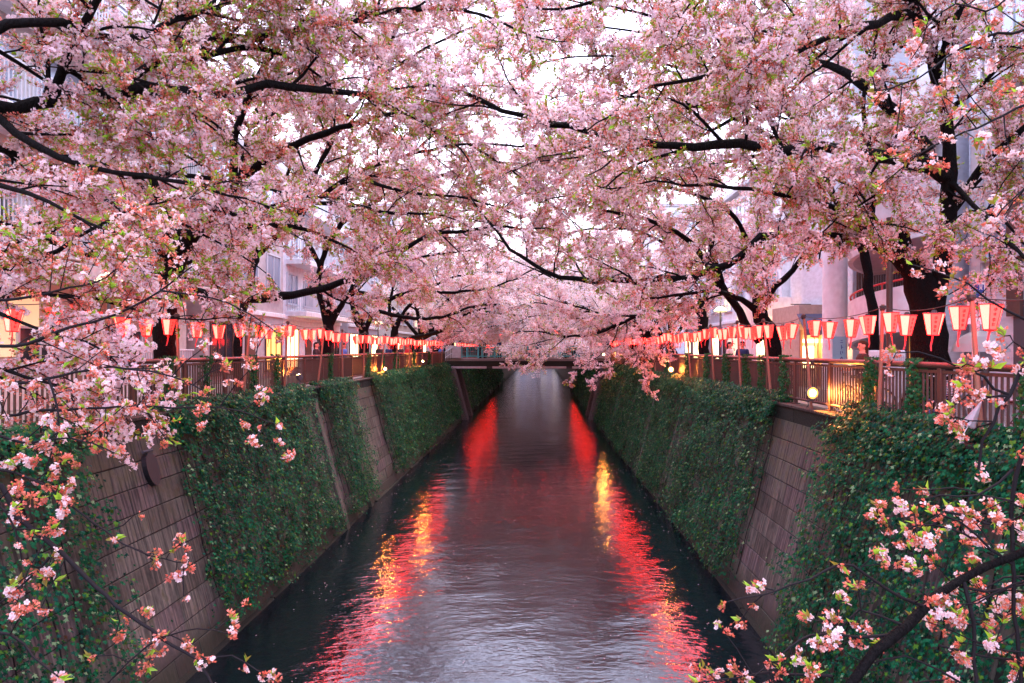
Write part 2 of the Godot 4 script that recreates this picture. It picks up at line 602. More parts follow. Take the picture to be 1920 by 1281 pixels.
# ---------------------------------------------------------------- railings
func build_fence(right: bool, d0: float, d1: float, near: bool) -> void:
	var x := RTOP + 0.2 if right else LTOP - 0.2
	var bank := "right" if right else "left"
	var o := thing("railing", "rust brown steel bar railing on the %s bank, %s" % [bank, "from the camera to the bridge" if near else "beyond the bridge"], "railing", Vector3(x, COPING, 0))
	var top := 1.09
	var tr := MB.new()
	var d := d0
	while d < d1:
		var e := minf(d + 4.0, d1)
		tr.tube([Vector3(0, top, -d), Vector3(0, top, -(e - 0.008))], [0.055, 0.055], 10)
		d = e
	part(o, "top_rail", tr.mesh(), M.fence)
	var lr := MB.new()
	lr.tube([Vector3(0, 0.13, -d0), Vector3(0, 0.13, -d1)], [0.035, 0.035], 8)
	lr.box(Vector3(0, top - 0.1, -(d0 + d1) * 0.5), Vector3(0.04, 0.05, d1 - d0))
	part(o, "lower_rail", lr.mesh(), M.fence)
	var post := MB.new()
	post.box(Vector3(0, top * 0.5 - 0.02, 0), Vector3(0.075, top - 0.03, 0.11), Color.WHITE, 0.008)
	post.box(Vector3(0, 0.01, 0), Vector3(0.16, 0.02, 0.18))
	var pm := post.mesh()
	d = d0 + 0.6
	var step := 2.0 if near else 4.0
	while d < d1:
		var p := part(o, "post", pm, M.fence)
		p.position = Vector3(0, 0, -d)
		d += step
	var bar := MB.new()
	bar.box(Vector3(0, 0.55, 0), Vector3(0.032, 0.86, 0.022))
	var bm := bar.mesh()
	var rest := MB.new()
	var count := 0
	d = d0 + 0.6
	var gap := 0.118
	while d < d1:
		d += gap if near else 0.22
		if fmod(d - d0 - 0.6, step) < 0.1 or fmod(d - d0 - 0.6, step) > step - 0.07:
			continue
		if near and count < 300:
			var p := part(o, "bar", bm, M.fence)
			p.position = Vector3(0, 0, -d)
			count += 1
		else:
			rest.box(Vector3(0, 0.55, -d), Vector3(0.032, 0.86, 0.022))
	if rest.v.size():
		var r := part(o, "bars", rest.mesh(), M.fence)
		r.set_meta("kind", "stuff")


# ---------------------------------------------------------------- ivy
var ivy_leaf: Array = []

func make_ivy_leaves() -> void:
	for k in 3:
		var b := MB.new()
		# five lobes round the stalk, folded a little along the midrib
		var rim := []
		var lobes := [[-2.35, 0.5], [-1.9, 0.72], [-1.45, 0.5], [-0.95, 0.86], [-0.5, 0.52], [0.0, 1.12], [0.5, 0.52], [0.95, 0.86], [1.45, 0.5], [1.9, 0.72], [2.35, 0.5]]
		for l in lobes:
			rim.append(Vector3(sin(l[0]) * l[1] * 0.62, 0.0, cos(l[0]) * l[1] * 0.62))
		for i in rim.size():
			rim[i].y = -absf(rim[i].x) * (0.15 + 0.15 * k) - rim[i].z * rim[i].z * 0.22
		var c := Vector3(0, 0.05, -0.06)
		for i in rim.size() - 1:
			var nn: Vector3 = Vector3(rim[i].x * 0.5, 1.0, rim[i].z * 0.35).normalized()
			var s := 1.0 - 0.14 * (i % 2)
			b.tri(c, rim[i], rim[i + 1], nn, Color(1.25, 1.25, 1.1), Color(s, s, s), Color(0.9, 0.95, 0.9))
		ivy_leaf.append(b.mesh())


func ivy(right: bool, d0: float, d1: float, label: String, lush: float, over: float, down: float, seed_: int, holes := 0.0) -> void:
	var f := FastNoiseLite.new()
	f.seed = seed_
	f.frequency = 1.0
	f.fractal_octaves = 3
	var nm := wall_normal(right)
	var xb := RBOT if right else LBOT
	var xt := RTOP if right else LTOP
	var sd := Vector3(xt - xb, COPING, 0)
	var sl := sd.length()
	sd /= sl
	var o := thing("ivy_curtain", label, "ivy", Vector3(xt, COPING, -d0))
	o.set_meta("group", "ivy hanging down the canal walls")
	var base := Vector3(xb, 0, 0) - o.position
	var where := [[], [], []]
	var tints := [[], [], []]
	var d := d0
	var slab := 1.0
	while d < d1:
		var size := maxf(0.07, d * 0.0024)
		var per := 3.0 / (size * size) * lush
		var n := int(per * slab * (sl + over))
		for i in n:
			var dd := d + rnd(0, slab)
			if dd > d1 + f.get_noise_1d(i * 0.01) * 0.3:
				continue
			var s := rnd(sl * 0.02, sl + over) if rng.randf() < 0.8 else rnd(sl - 0.6, sl + over)
			# ragged hem and edges
			var hem := sl * (1.0 - down) + 0.55 * f.get_noise_2d(dd * 0.9, 3.0) + 0.5 * f.get_noise_2d(dd * 4.0, 13.0)
			if s < hem:
				continue
			var edge := minf(dd - d0, d1 - dd)
			if edge < 0.25 + 0.7 * f.get_noise_2d(s * 0.8, 31.0 + (d0 if dd - d0 < d1 - dd else d1)) and rng.randf() < 0.85:
				continue
			var gap := f.get_noise_2d(dd * 0.75, s * 0.12 + 50.0)
			if gap < holes - 0.62 and s < sl * 0.9:
				continue
			var lump := f.get_noise_2d(dd * 1.7, s * 0.9)
			var thick := 0.34 + 0.5 * lump + 0.26 * f.get_noise_2d(dd * 5.0, s * 2.2)
			var deep := rng.randf()
			var h := maxf(0.02, thick * (1.0 - 0.75 * deep * deep))
			if s > sl - 0.55:
				h = maxf(h, 0.13 + 0.1 * rng.randf())
			var p: Vector3 = base + sd * minf(s, sl) + nm * h + Vector3(0, 0, -dd)
			if s > sl:
				p = base + sd * sl + Vector3(-nm.x * rnd(-0.1, 0.36), (s - sl) * (0.45 + 0.4 * f.get_noise_1d(dd * 2.0)) + 0.03, -dd) + nm * rnd(0.0, 0.16)
			var tip := Vector3(rnd(-0.5, 0.5), -1.0 + rnd(-0.35, 0.5), rnd(-0.8, 0.8))
			var face := (nm * 1.0 + Vector3(0, rnd(0.15, 0.9), 0) + rvec() * 0.38).normalized()
			tip = (tip - face * tip.dot(face)).normalized()
			var sc := size * (rnd(0.5, 1.2) if rng.randf() < 0.75 else rnd(1.2, 1.75))
			var bs := Basis(face.cross(tip) * sc, face * sc, tip * sc)
			var k := rng.randi() % 3
			where[k].append(Transform3D(bs, p))
			var tone := f.get_noise_2d(dd * 0.5 + 80.0, s * 0.35)
			var br := clampf(0.9 + 0.5 * tone + rnd(-0.5, 0.6), 0.25, 2.0)
			var c := Vector3(0.009, 0.1, 0.04) * br
			if rng.randf() < 0.05:
				c = Vector3(0.2, 0.32, 0.16)
			elif rng.randf() < 0.10:
				c = Vector3(0.07, 0.17, 0.02) * br
			elif rng.randf() < 0.03:
				c = Vector3(0.07, 0.035, 0.015)
			elif rng.randf() < 0.25:
				c = Vector3(0.007, 0.06, 0.042) * br
			tints[k].append(Color(c.x, c.y, c.z))
		d += slab
	for k in 3:
		copies(o, "leaves", ivy_leaf[k], M.ivy, where[k], tints[k])
	# woody runners under the leaves
	var st := MB.new()
	d = d0 + 0.3
	while d < d1 - 0.2:
		var pts := []
		var s := sl + over * 0.6
		var z := d
		while s > sl * (1.0 - down) + 0.2:
			pts.append(base + sd * minf(s, sl) + Vector3(0, maxf(0, s - sl), 0) + nm * (0.03 + 0.05 * absf(f.get_noise_2d(s, d))) + Vector3(0, 0, -z))
			z += rnd(-0.07, 0.07)
			s -= 0.4
		if pts.size() > 2:
			var rad := []
			for i in pts.size():
				rad.append(0.012)
			st.tube(pts, rad, 3)
		d += rnd(0.5, 1.1)
	if st.v.size():
		part(o, "runners", st.mesh(), M.twig)


func ivy_on_post(right: bool, d: float, wide: float, label: String, seed_: int) -> void:
	var x := RTOP + 0.2 if right else LTOP - 0.2
	var o := thing("ivy_clump", label, "ivy", Vector3(x, COPING, -d), "ivy climbing the railing posts")
	var where := [[], [], []]
	var tints := [[], [], []]
	var size := maxf(0.066, d * 0.0022)
	var n := int(1.5 * wide * 1.25 * 3.0 / (size * size))
	var f := FastNoiseLite.new()
	f.seed = seed_
	f.frequency = 1.0
	for i in n:
		var h := rnd(-0.15, 1.2)
		var w := wide * (0.75 + 0.9 * f.get_noise_1d(h * 2.0 + d)) * (1.5 - h * 0.6)
		var a := rnd(0, TAU)
		var r := sqrt(rng.randf())
		var out := Vector3(cos(a) * 0.16 * r, 0, sin(a) * w * 0.5 * r)
		var p := Vector3(0, h, 0.15 * f.get_noise_1d(h * 1.5)) + out
		var face := (Vector3(-0.8 if right else 0.8, 0.4, 0.5) + rvec() * 0.6).normalized()
		var tip := Vector3(rnd(-0.5, 0.5), -1, rnd(-0.5, 0.5))
		tip = (tip - face * tip.dot(face)).normalized()
		var sc := size * rnd(0.7, 1.4)
		var k := rng.randi() % 3
		where[k].append(Transform3D(Basis(face.cross(tip) * sc, face * sc, tip * sc), p))
		var br := rnd(0.6, 1.4)
		var c := Vector3(0.016, 0.1, 0.036) * br
		if rng.randf() < 0.2:
			c = Vector3(0.05, 0.085, 0.015) * br
		tints[k].append(Color(c.x, c.y, c.z))
	for k in 3:
		copies(o, "leaves", ivy_leaf[k], M.ivy, where[k], tints[k])
	var st := MB.new()
	st.tube([Vector3(0.05, -0.2, 0.02), Vector3(0.06, 0.4, -0.03), Vector3(0.02, 0.8, 0.03), Vector3(0, 1.15, 0)], [0.02, 0.017, 0.014, 0.01], 5)
	part(o, "stem", st.mesh(), M.twig)


# ---------------------------------------------------------------- cherry blossom
var sprays := {}      # kind -> array of meshes
const WHITE_A := Vector3(0.95, 0.905, 0.915)
const WHITE_B := Vector3(0.87, 0.56, 0.6)
const CORAL_A := Vector3(0.86, 0.19, 0.14)
const CORAL_B := Vector3(0.62, 0.36, 0.12)


func v2c(v: Vector3, k := 1.0) -> Color:
	return Color(v.x * k, v.y * k, v.z * k)


func flower(b: MB, c: Vector3, axis: Vector3, r: float, fine: bool) -> void:
	var s := axis.cross(Vector3(0.3, 0.8, 0.5)).normalized()
	var t := axis.cross(s)
	var a0 := rnd(0, TAU)
	var open := rnd(0.15, 0.5)
	var k := rnd(0.88, 1.08)
	var edge := v2c(WHITE_A.lerp(Vector3(0.9, 0.68, 0.73), rnd(0, 0.7)), k)
	var mid := v2c(WHITE_B)
	for i in 5:
		if rng.randf() < 0.06:
			continue
		var a := a0 + TAU * i / 5.0 + rnd(-0.1, 0.1)
		var d := s * cos(a) + t * sin(a)
		var e := t * cos(a) - s * sin(a)
		var up := axis * open
		var q := r * rnd(0.88, 1.1)
		var l := c + (d * 0.62 + e * 0.4 + up * 0.55) * q
		var m := c + (d * 0.62 - e * 0.4 + up * 0.55) * q
		var nn := (axis - d * open * 0.7).normalized()
		if fine:
			var tl := c + (d * 1.0 + e * 0.16 + up * 0.75) * q
			var tm := c + (d * 1.0 - e * 0.16 + up * 0.75) * q
			var n := c + (d * 0.88 + up * 0.78) * q
			b.tri(c, l, tl, (nn + e * 0.3).normalized(), mid, edge, edge)
			b.tri(c, tl, n, nn, mid, edge, edge)
			b.tri(c, n, tm, nn, mid, edge, edge)
			b.tri(c, tm, m, (nn - e * 0.3).normalized(), mid, edge, edge)
		else:
			var tip := c + (d + up * 0.8) * q
			b.tri(c, l, tip, nn, mid, edge, edge)
			b.tri(c, tip, m, nn, mid, edge, edge)


func stalk(b: MB, p: Vector3, q: Vector3, w: float, col: Color, col2: Color) -> void:
	var d := (q - p).normalized()
	var s := d.cross(Vector3(0.4, 0.3, 0.85)).normalized() * w
	var n := d.cross(s).normalized()
	b.tri(p - s, p + s, q, n, col, col, col2)
	var s2 := n * w
	b.tri(p - s2, p + s2, q, s.normalized(), col, col, col2)


func calyx(b: MB, c: Vector3, axis: Vector3, r: float) -> void:
	var s := axis.cross(Vector3(0.3, 0.8, 0.5)).normalized()
	var t := axis.cross(s)
	var k := rnd(0.75, 1.25)
	var ca := v2c(CORAL_A.lerp(Vector3(0.85, 0.42, 0.36), rnd(0, 1)), k)
	var cb := v2c(CORAL_A.lerp(CORAL_B, rnd(0, 0.7)), k)
	for i in 4:
		var a := TAU * i / 4.0 + rnd(-0.4, 0.4)
		var d := s * cos(a) + t * sin(a)
		var e := (t * cos(a) - s * sin(a)) * r * 0.42
		var p := c - axis * r * 0.9
		var q := c + axis * r * rnd(0.4, 1.1) + d * r * rnd(0.5, 0.95)
		var m := c + d * r * 0.35
		b.tri(p, m + e, q, (d + axis * 0.3).normalized(), cb, ca, ca)
		b.tri(p, q, m - e, (d + axis * 0.3).normalized(), cb, ca, ca)


func leaf(b: MB, p: Vector3, d: Vector3, len: float, fine: bool) -> void:
	var side := d.cross(Vector3(rnd(-0.5, 0.5), 1, rnd(-0.5, 0.5))).normalized()
	var n := side.cross(d).normalized()
	if n.y < 0:
		n = -n
	var g := rnd(0.75, 1.2)
	var c := Vector3(0.34, 0.6, 0.05) * g
	if rng.randf() < 0.25:
		c = Vector3(0.34, 0.3, 0.05) * g
	elif rng.randf() < 0.12:
		c = Vector3(0.36, 0.17, 0.05) * g
	var c1 := v2c(c)
	var c2 := v2c(c, 0.75)
	var w := len * rnd(0.17, 0.25)
	var mid := p + d * len * 0.5 - n * len * 0.06
	var tip := p + d * len - n * len * 0.2
	var l := p + d * len * 0.45 + side * w + n * len * 0.07
	var r := p + d * len * 0.45 - side * w + n * len * 0.07
	b.tri(p, l, mid, (n - side * 0.35).normalized(), c2, c1, c2)
	b.tri(l, tip, mid, (n - side * 0.35).normalized(), c1, c1, c2)
	b.tri(p, mid, r, (n + side * 0.35).normalized(), c2, c2, c1)
	b.tri(mid, tip, r, (n + side * 0.35).normalized(), c2, c1, c1)


func umbel(b: MB, at: Vector3, axis: Vector3, white: int, coral: int, fine: bool, size := 1.0) -> void:
	for i in white + coral:
		var d := (axis + rvec() * 0.75 + Vector3(0, -0.15, 0)).normalized()
		var l := rnd(0.03, 0.05) * size
		var q := at + d * l
		if i < white:
			stalk(b, at, q, 0.0016, v2c(CORAL_B, 0.7), v2c(CORAL_A, 0.8))
			flower(b, q, (d + rvec() * 0.5).normalized(), rnd(0.018, 0.023) * size, fine)
		else:
			stalk(b, at, q, 0.002, v2c(CORAL_B, 0.8), v2c(CORAL_A, 0.8))
			calyx(b, q, (d + rvec() * 0.2).normalized(), rnd(0.011, 0.0145) * size)


func tuft(b: MB, at: Vector3, axis: Vector3, n: int, len: float, fine: bool) -> void:
	for i in n:
		var d := (axis + rvec() * 0.8).normalized()
		leaf(b, at, d, len * rnd(0.6, 1.25), fine)


# kinds: bloom (mostly open flowers), fading (half dropped), coral (dropped), leafy
func make_sprays() -> void:
	for kind in ["bloom", "fading", "coral", "leafy"]:
		sprays[kind] = []
		for v in 3:
			var b := MB.new()
			var axis := Vector3(rnd(-0.15, 0.15), 1, rnd(-0.15, 0.15)).normalized()
			stalk(b, Vector3.ZERO, axis * 0.24, 0.005, Color(0.03, 0.02, 0.024), Color(0.06, 0.03, 0.03))
			for j in 4:
				var at := axis * (0.045 + 0.055 * j)
				var a := rnd(0, TAU)
				var out := (Vector3(cos(a), rnd(0.0, 0.9), sin(a)) + axis * (0.8 if j == 3 else 0.1)).normalized()
				match kind:
					"bloom":
						umbel(b, at, out, 5 + rng.randi() % 2, rng.randi() % 2, false)
						umbel(b, at, -out + axis * 0.7, 3, 0, false)
						if j == 3 and v == 0:
							tuft(b, at, axis, 2, 0.055, false)
					"fading":
						umbel(b, at, out, 2 + rng.randi() % 3, 3, false)
						umbel(b, at, -out + axis * 0.5, 1, 3, false)
						if j % 2 == 1:
							tuft(b, at, (axis + out * 0.5).normalized(), 3, 0.065, false)
					"coral":
						umbel(b, at, out, rng.randi() % 2, 6, false)
						umbel(b, at, -out + axis * 0.5, 0, 5, false)
						if j == 3:
							tuft(b, at, axis, 4, 0.065, false)
					"leafy":
						umbel(b, at, out, rng.randi() % 2, 2, false)
						if j >= 1:
							tuft(b, at, (axis + out * 0.6).normalized(), 4, 0.075, false)
			sprays[kind].append(b.mesh())
	# far sprays: half a metre of flowering twig, petals drawn larger and fewer
	sprays.far = []
	for v in 4:
		var b := MB.new()
		stalk(b, Vector3.ZERO, Vector3(0, 0.5, 0), 0.008, Color(0.03, 0.02, 0.024), Color(0.05, 0.03, 0.03))
		for j in 46:
			var at := Vector3(rnd(-0.11, 0.11), rnd(0.02, 0.55), rnd(-0.11, 0.11))
			var ax := rvec().normalized()
			var s := ax.cross(Vector3(0.2, 0.7, 0.6)).normalized() * rnd(0.022, 0.036)
			var t := ax.cross(s)
			var c := WHITE_A.lerp(Vector3(0.91, 0.72, 0.75), rnd(0, 0.8))
			var pick := rng.randf()
			if pick < (0.16 if v < 3 else 0.4):
				c = CORAL_A.lerp(Vector3(0.8, 0.5, 0.36), rnd(0.0, 1.0))
				s *= 0.7
				t *= 0.7
			elif pick < (0.22 if v < 3 else 0.6):
				c = Vector3(0.4, 0.45, 0.1)
			var cc := v2c(c, rnd(0.85, 1.1))
			b.tri(at - s, at + t, at + s, ax, cc, cc, cc)
			b.tri(at - s, at + s, at - t, (ax + t.normalized() * 0.4).normalized(), cc, cc, cc)
		sprays.far.append(b.mesh())
	# single clusters for the boughs right before the camera, finer
	for kind in ["cluster_bloom", "cluster_fading", "cluster_coral"]:
		sprays[kind] = []
		for v in 5:
			var b := MB.new()
			var ax := Vector3(0, 1, 0)
			for j in 2:
				var out := (ax + rvec() * 0.7).normalized()
				match kind:
					"cluster_bloom":
						umbel(b, Vector3.ZERO, out, 5, 2, true, 1.1)
					"cluster_fading":
						umbel(b, Vector3.ZERO, out, 2, 4, true, 1.15)
					"cluster_coral":
						umbel(b, Vector3.ZERO, out, v % 2, 6, true, 1.15)
			sprays[kind].append(b.mesh())
	sprays.leaf = []
	for v in 6:
		var b := MB.new()
		leaf(b, Vector3.ZERO, Vector3(0, 0.9, 0.4).normalized(), 1.0, true)
		sprays.leaf.append(b.mesh())


# ---------------------------------------------------------------- trees
class Cherry:
	var root: Node3D
	var base := Vector3.ZERO
	var bark := MB.new()
	var twigs := MB.new()
	var where := {}
	var tints := {}
	var far := false
	var sides := 8
	var mood := 0.0       # more coral and leaf when above zero
	var thick := 1.75      # how many sprays
	var singles := []     # [kind, transform] of clusters that are parts


func new_tree(label: String, base: Vector3, far := false, category := "cherry tree") -> Cherry:
	var t := Cherry.new()
	t.root = thing("cherry_tree", label, category, base, "cherry trees along the canal")
	t.base = base
	t.far = far
	for k in ["bloom", "fading", "coral", "leafy", "far"]:
		for v in (4 if k == "far" else 3):
			t.where[k + str(v)] = []
			t.tints[k + str(v)] = []
	return t


func smooth(ctrl: Array, step: float, wob: float) -> Array:
	var out := []
	for i in ctrl.size() - 1:
		var a: Vector3 = ctrl[maxi(i - 1, 0)]
		var b: Vector3 = ctrl[i]
		var c: Vector3 = ctrl[i + 1]
		var d: Vector3 = ctrl[mini(i + 2, ctrl.size() - 1)]
		var n := maxi(1, int((c - b).length() / step))
		for k in n:
			out.append(b.cubic_interpolate(c, a, d, float(k) / n) + (rvec() * wob if i + k > 0 else Vector3.ZERO))
	out.append(ctrl[-1])
	return out


func spray(t: Cherry, p: Vector3, dir: Vector3, size := 1.0) -> void:
	var y := (dir + rvec() * 0.35).normalized()
	var x := y.cross(rvec()).normalized()
	var s := rnd(0.75, 1.25) * size
	var b := Basis(x * s, y * s, x.cross(y) * s)
	var w := p + t.base
	var tone := wind.get_noise_3d(w.x * 1.6, w.y * 2.2, w.z * 1.6)
	var key := ""
	if wind.get_noise_3d(w.x * 4.2, w.y * 5.0 + 40.0, w.z * 4.2) < -0.24 and rng.randf() < 0.7:
		return
	var k := rnd(0.88, 1.1)
	var col := Color(k, k * rnd(0.96, 1.02), k * rnd(0.97, 1.03))
	if t.far:
		key = "far" + str(rng.randi() % 4)
	else:
		var r := rng.randf() - t.mood * 0.35 - tone * 0.55
		if r > 0.48:
			key = "bloom"
		elif r > 0.24:
			key = "fading"
		elif r > 0.1:
			key = "coral"
		else:
			key = "leafy"
		key += str(rng.randi() % 3)
	t.where[key].append(Transform3D(b, p))
	t.tints[key].append(col)


# a side branch that forks twice and carries the sprays
func branch(t: Cherry, p0: Vector3, d0: Vector3, length: float, r: float, level: int, droop: float) -> void:
	var n := maxi(3, int(length / (0.26 if level == 1 else 0.17)))
	if t.far:
		n = maxi(2, n / 2)
	var seg := length / n
	var pts := [p0]
	var rad := [r]
	var d := d0
	for i in n:
		d = (d + rvec() * (0.24 if level < 3 else 0.3) + Vector3(0, -droop * (0.3 + float(i) / n) * 0.16, 0)).normalized()
		pts.append(pts[-1] + d * seg)
		rad.append(lerpf(r, r * 0.3, float(i + 1) / n))
	if not (t.far and level == 3):
		(t.bark if level == 1 else t.twigs).tube(pts, rad, 5 if level == 1 else 3, Color.WHITE, false)
	if level < 3:
		var every := (0.34 if level == 1 else 0.24) * (1.5 if t.far else 1.0)
		var run := length * 0.16
		while run < length:
			var f := run / seg
			var i := mini(int(f), n - 1)
			var p: Vector3 = pts[i].lerp(pts[i + 1], f - i)
			var ax: Vector3 = (pts[i + 1] - pts[i]).normalized()
			var o := ax.cross(rvec()).normalized()
			var l := length * (0.48 if level == 1 else 0.5) * rnd(0.5, 1.15) * (1.1 - 0.5 * run / length)
			branch(t, p, (ax * 0.8 + o * rnd(0.6, 1.1) + Vector3(0, 0.12, 0)).normalized(), maxf(l, 0.18), maxf(rad[i] * 0.55, 0.0095 if level == 1 else 0.006), level + 1, droop)
			run += every * rnd(0.6, 1.4)
	if level >= 2:
		var every := (0.085 if level == 3 else 0.16) / t.thick
		if t.far:
			every *= 2.4
		var run := length * (0.3 if level == 3 else 0.4) * rng.randf()
		while run < length:
			var f := run / seg
			var i := mini(int(f), n - 1)
			var ax: Vector3 = (pts[i + 1] - pts[i]).normalized()
			var o := ax.cross(rvec()).normalized()
			spray(t, pts[i].lerp(pts[i + 1], f - i), (ax * 0.6 + o).normalized())
			run += every * rnd(0.5, 1.5)
		spray(t, pts[-1], d)


# a main limb through given points (world), with side branches from a fraction of its length on
func limb(t: Cherry, ctrl: Array, r0: float, r1: float, from := 0.25, reach := 1.9, droop := 0.6, every := 0.55) -> void:
	var pts := smooth(ctrl, 0.28 if not t.far else 0.6, minf(r0 * 0.22, 0.035))
	var rad := []
	var total := 0.0
	for i in pts.size():
		pts[i] -= t.base
	for i in pts.size() - 1:
		total += (pts[i + 1] - pts[i]).length()
	var run := 0.0
	var at := [0.0]
	for i in pts.size() - 1:
		run += (pts[i + 1] - pts[i]).length()
		at.append(run)
	for i in pts.size():
		rad.append(lerpf(r0, r1, pow(at[i] / total, 0.7)) * (0.82 if r0 < 0.3 else 1.0) * (1.0 + rnd(-0.1, 0.1)))
	t.bark.tube(pts, rad, t.sides)
	var next := total * from
	for i in pts.size() - 1:
		while next < at[i + 1]:
			var p: Vector3 = pts[i].lerp(pts[i + 1], (next - at[i]) / maxf(at[i + 1] - at[i], 1e-4))
			var ax: Vector3 = (pts[i + 1] - pts[i]).normalized()
			var o := ax.cross(rvec()).normalized()
			o.y = absf(o.y) * (1.0 if rng.randf() < 0.6 else -0.5)
			var f := next / total
			var len := reach * rnd(0.5, 1.25) * (1.15 - 0.4 * f)
			branch(t, p, (ax * rnd(0.3, 0.9) + o).normalized(), len, minf(rad[i] * 0.5, 0.012 + len * 0.013), 1, droop)
			next += every * rnd(0.55, 1.45) * (1.6 if t.far else 1.0)
	branch(t, pts[-1], (pts[-1] - pts[-2]).normalized(), reach * 0.9, r1 * 0.9, 1, droop)


func finish(t: Cherry) -> void:
	part(t.root, "trunk", t.bark.mesh(), M.bark)
	if t.twigs.v.size():
		var o := part(t.root, "twigs", t.twigs.mesh(), M.twig)
		o.set_meta("kind", "stuff")
	var called := {"bloom": "open_blossom", "fading": "fading_blossom", "coral": "red_flower_stalks", "leafy": "young_leaves", "far": "blossom"}
	for k in called:
		for v in (4 if k == "far" else 3):
			copies(t.root, called[k], sprays[k][v], M.petal, t.where[k + str(v)], t.tints[k + str(v)])
	var n := {"blossom_cluster": 0, "leaf": 0}
	var over := {}
	for s in t.singles:
		var nm: String = "leaf" if s[0] == "leaf" else "blossom_cluster"
		n[nm] += 1
		var m: Mesh = sprays[s[0]][s[2]]
		if n[nm] <= 300:
			var o := part(t.root, nm, m, M.young if nm == "leaf" else M.petal)
			o.transform = s[1]
		else:
			var key := [s[0], s[2]]
			if not over.has(key):
				over[key] = [[], []]
			over[key][0].append(s[1])
			over[key][1].append(Color.WHITE)
	for key in over:
		copies(t.root, "leaves" if key[0] == "leaf" else "blossom_clusters", sprays[key[0]][key[1]], M.petal, over[key][0], over[key][1])


# a thin bough close to the camera: twigs, single clusters of flowers, single leaves
func bough(t: Cherry, ctrl: Array, r0: float, r1: float, from: float, density: float, bloom: float, leaves: float, side := 0.35) -> void:
	var pts := smooth(ctrl, 0.1, r0 * 0.25 + 0.003)
	for i in pts.size():
		pts[i] -= t.base
	var rad := []
	for i in pts.size():
		rad.append(lerpf(r0, r1, float(i) / (pts.size() - 1)))
	t.twigs.tube(pts, rad, 6)
	for i in range(int(pts.size() * from), pts.size()):
		if i > 0 and rng.randf() < density * 1.5:
			var ax: Vector3 = (pts[i] - pts[i - 1]).normalized()
			var o := (ax.cross(rvec()).normalized() + ax * 0.5).normalized()
			var tip: Vector3 = pts[i]
			var q := tip
			if rng.randf() < 0.75:
				var l := side * rnd(0.2, 1.1)
				var m := tip + o * l * 0.5 + rvec() * 0.02
				q = tip + o * l + Vector3(0, rnd(-0.05, 0.03), 0)
				t.twigs.tube([tip, m, q], [minf(rad[i] * 0.8, 0.0065), 0.005, 0.0038], 4, Color.WHITE, false)
				if l > 0.16 and rng.randf() < 0.6:
					cluster(t, m, (o + rvec()).normalized(), bloom, leaves)
			cluster(t, q, o, bloom, leaves)
	cluster(t, pts[-1], (pts[-1] - pts[-2]).normalized(), bloom, leaves)


func cluster(t: Cherry, p: Vector3, d: Vector3, bloom: float, leaves: float) -> void:
	var n := 1 + rng.randi() % 3
	for i in n:
		var y := (d + rvec() * 0.7).normalized()
		var x := y.cross(rvec()).normalized()
		var s := rnd(0.7, 1.05)
		var r := rng.randf()
		var kind := "cluster_bloom" if r < bloom else ("cluster_fading" if r < bloom + 0.3 else "cluster_coral")
		t.singles.append([kind, Transform3D(Basis(x * s, y * s, x.cross(y) * s), p + rvec() * 0.045), rng.randi() % 5])
	if rng.randf() < leaves:
		for i in 2 + rng.randi() % 3:
			var y := (d + rvec() * 0.8 + Vector3(0, 0.2, 0)).normalized()
			var x := y.cross(Vector3(rnd(-1, 1), 0.4, rnd(-1, 1))).normalized()
			var s := rnd(0.05, 0.095)
			t.singles.append(["leaf", Transform3D(Basis(x * s, y * s, x.cross(y) * s), p), rng.randi() % 6])


func PP(list: Array) -> Array:       # [x pixel, y pixel, depth] triples seen in the photograph to points in the place
	var out := []
	for i in range(0, list.size(), 3):
		out.append(P(list[i], list[i + 1], list[i + 2]))
	return out


# a whole tree grown without a plan from the photo; toward = +1 leans to +x
func grown(t: Cherry, toward: float, h: float, spread: float) -> void:
	var b := t.base
	var f := b + Vector3(toward * 0.5, h * 0.26, rnd(-0.3, 0.3))
	limb(t, [b - Vector3(0, 0.2, 0), b + Vector3(toward * 0.1, h * 0.12, 0), f], 0.34, 0.27, 2.0)
	var k := [
		[1.0, 0.42, 0.0, 0.12], [0.75, 0.72, 0.5, 0.2], [0.7, 0.75, -0.55, 0.25], [0.2, 0.8, 0.9, 0.25], [0.25, 0.95, -0.8, 0.3], [-0.6, 0.8, 0.3, 0.3], [1.05, 0.12, -0.3, -0.25], [0.95, 0.2, 0.45, -0.2], [0.5, 1.1, 0.1, 0.35], [1.2, 0.8, 0.2, 0.1], [1.15, 0.55, -0.35, 0.0]]
	for q in k:
		var r := spread * rnd(0.85, 1.15)
		var e := f + Vector3(toward * q[0] * r, h * q[1] * 0.75 + rnd(-0.3, 0.3), q[2] * r * 0.75)
		var m := f.lerp(e, 0.35) + Vector3(0, h * (0.1 + 0.1 * maxf(0.0, 1.0 - q[1])), 0)
		var m2 := f.lerp(e, 0.7) + Vector3(0, h * 0.08 * (1.3 - q[1]), 0)
		limb(t, [f, m, m2, e], 0.17, 0.035, 0.3, 2.1, 0.9, 0.6)


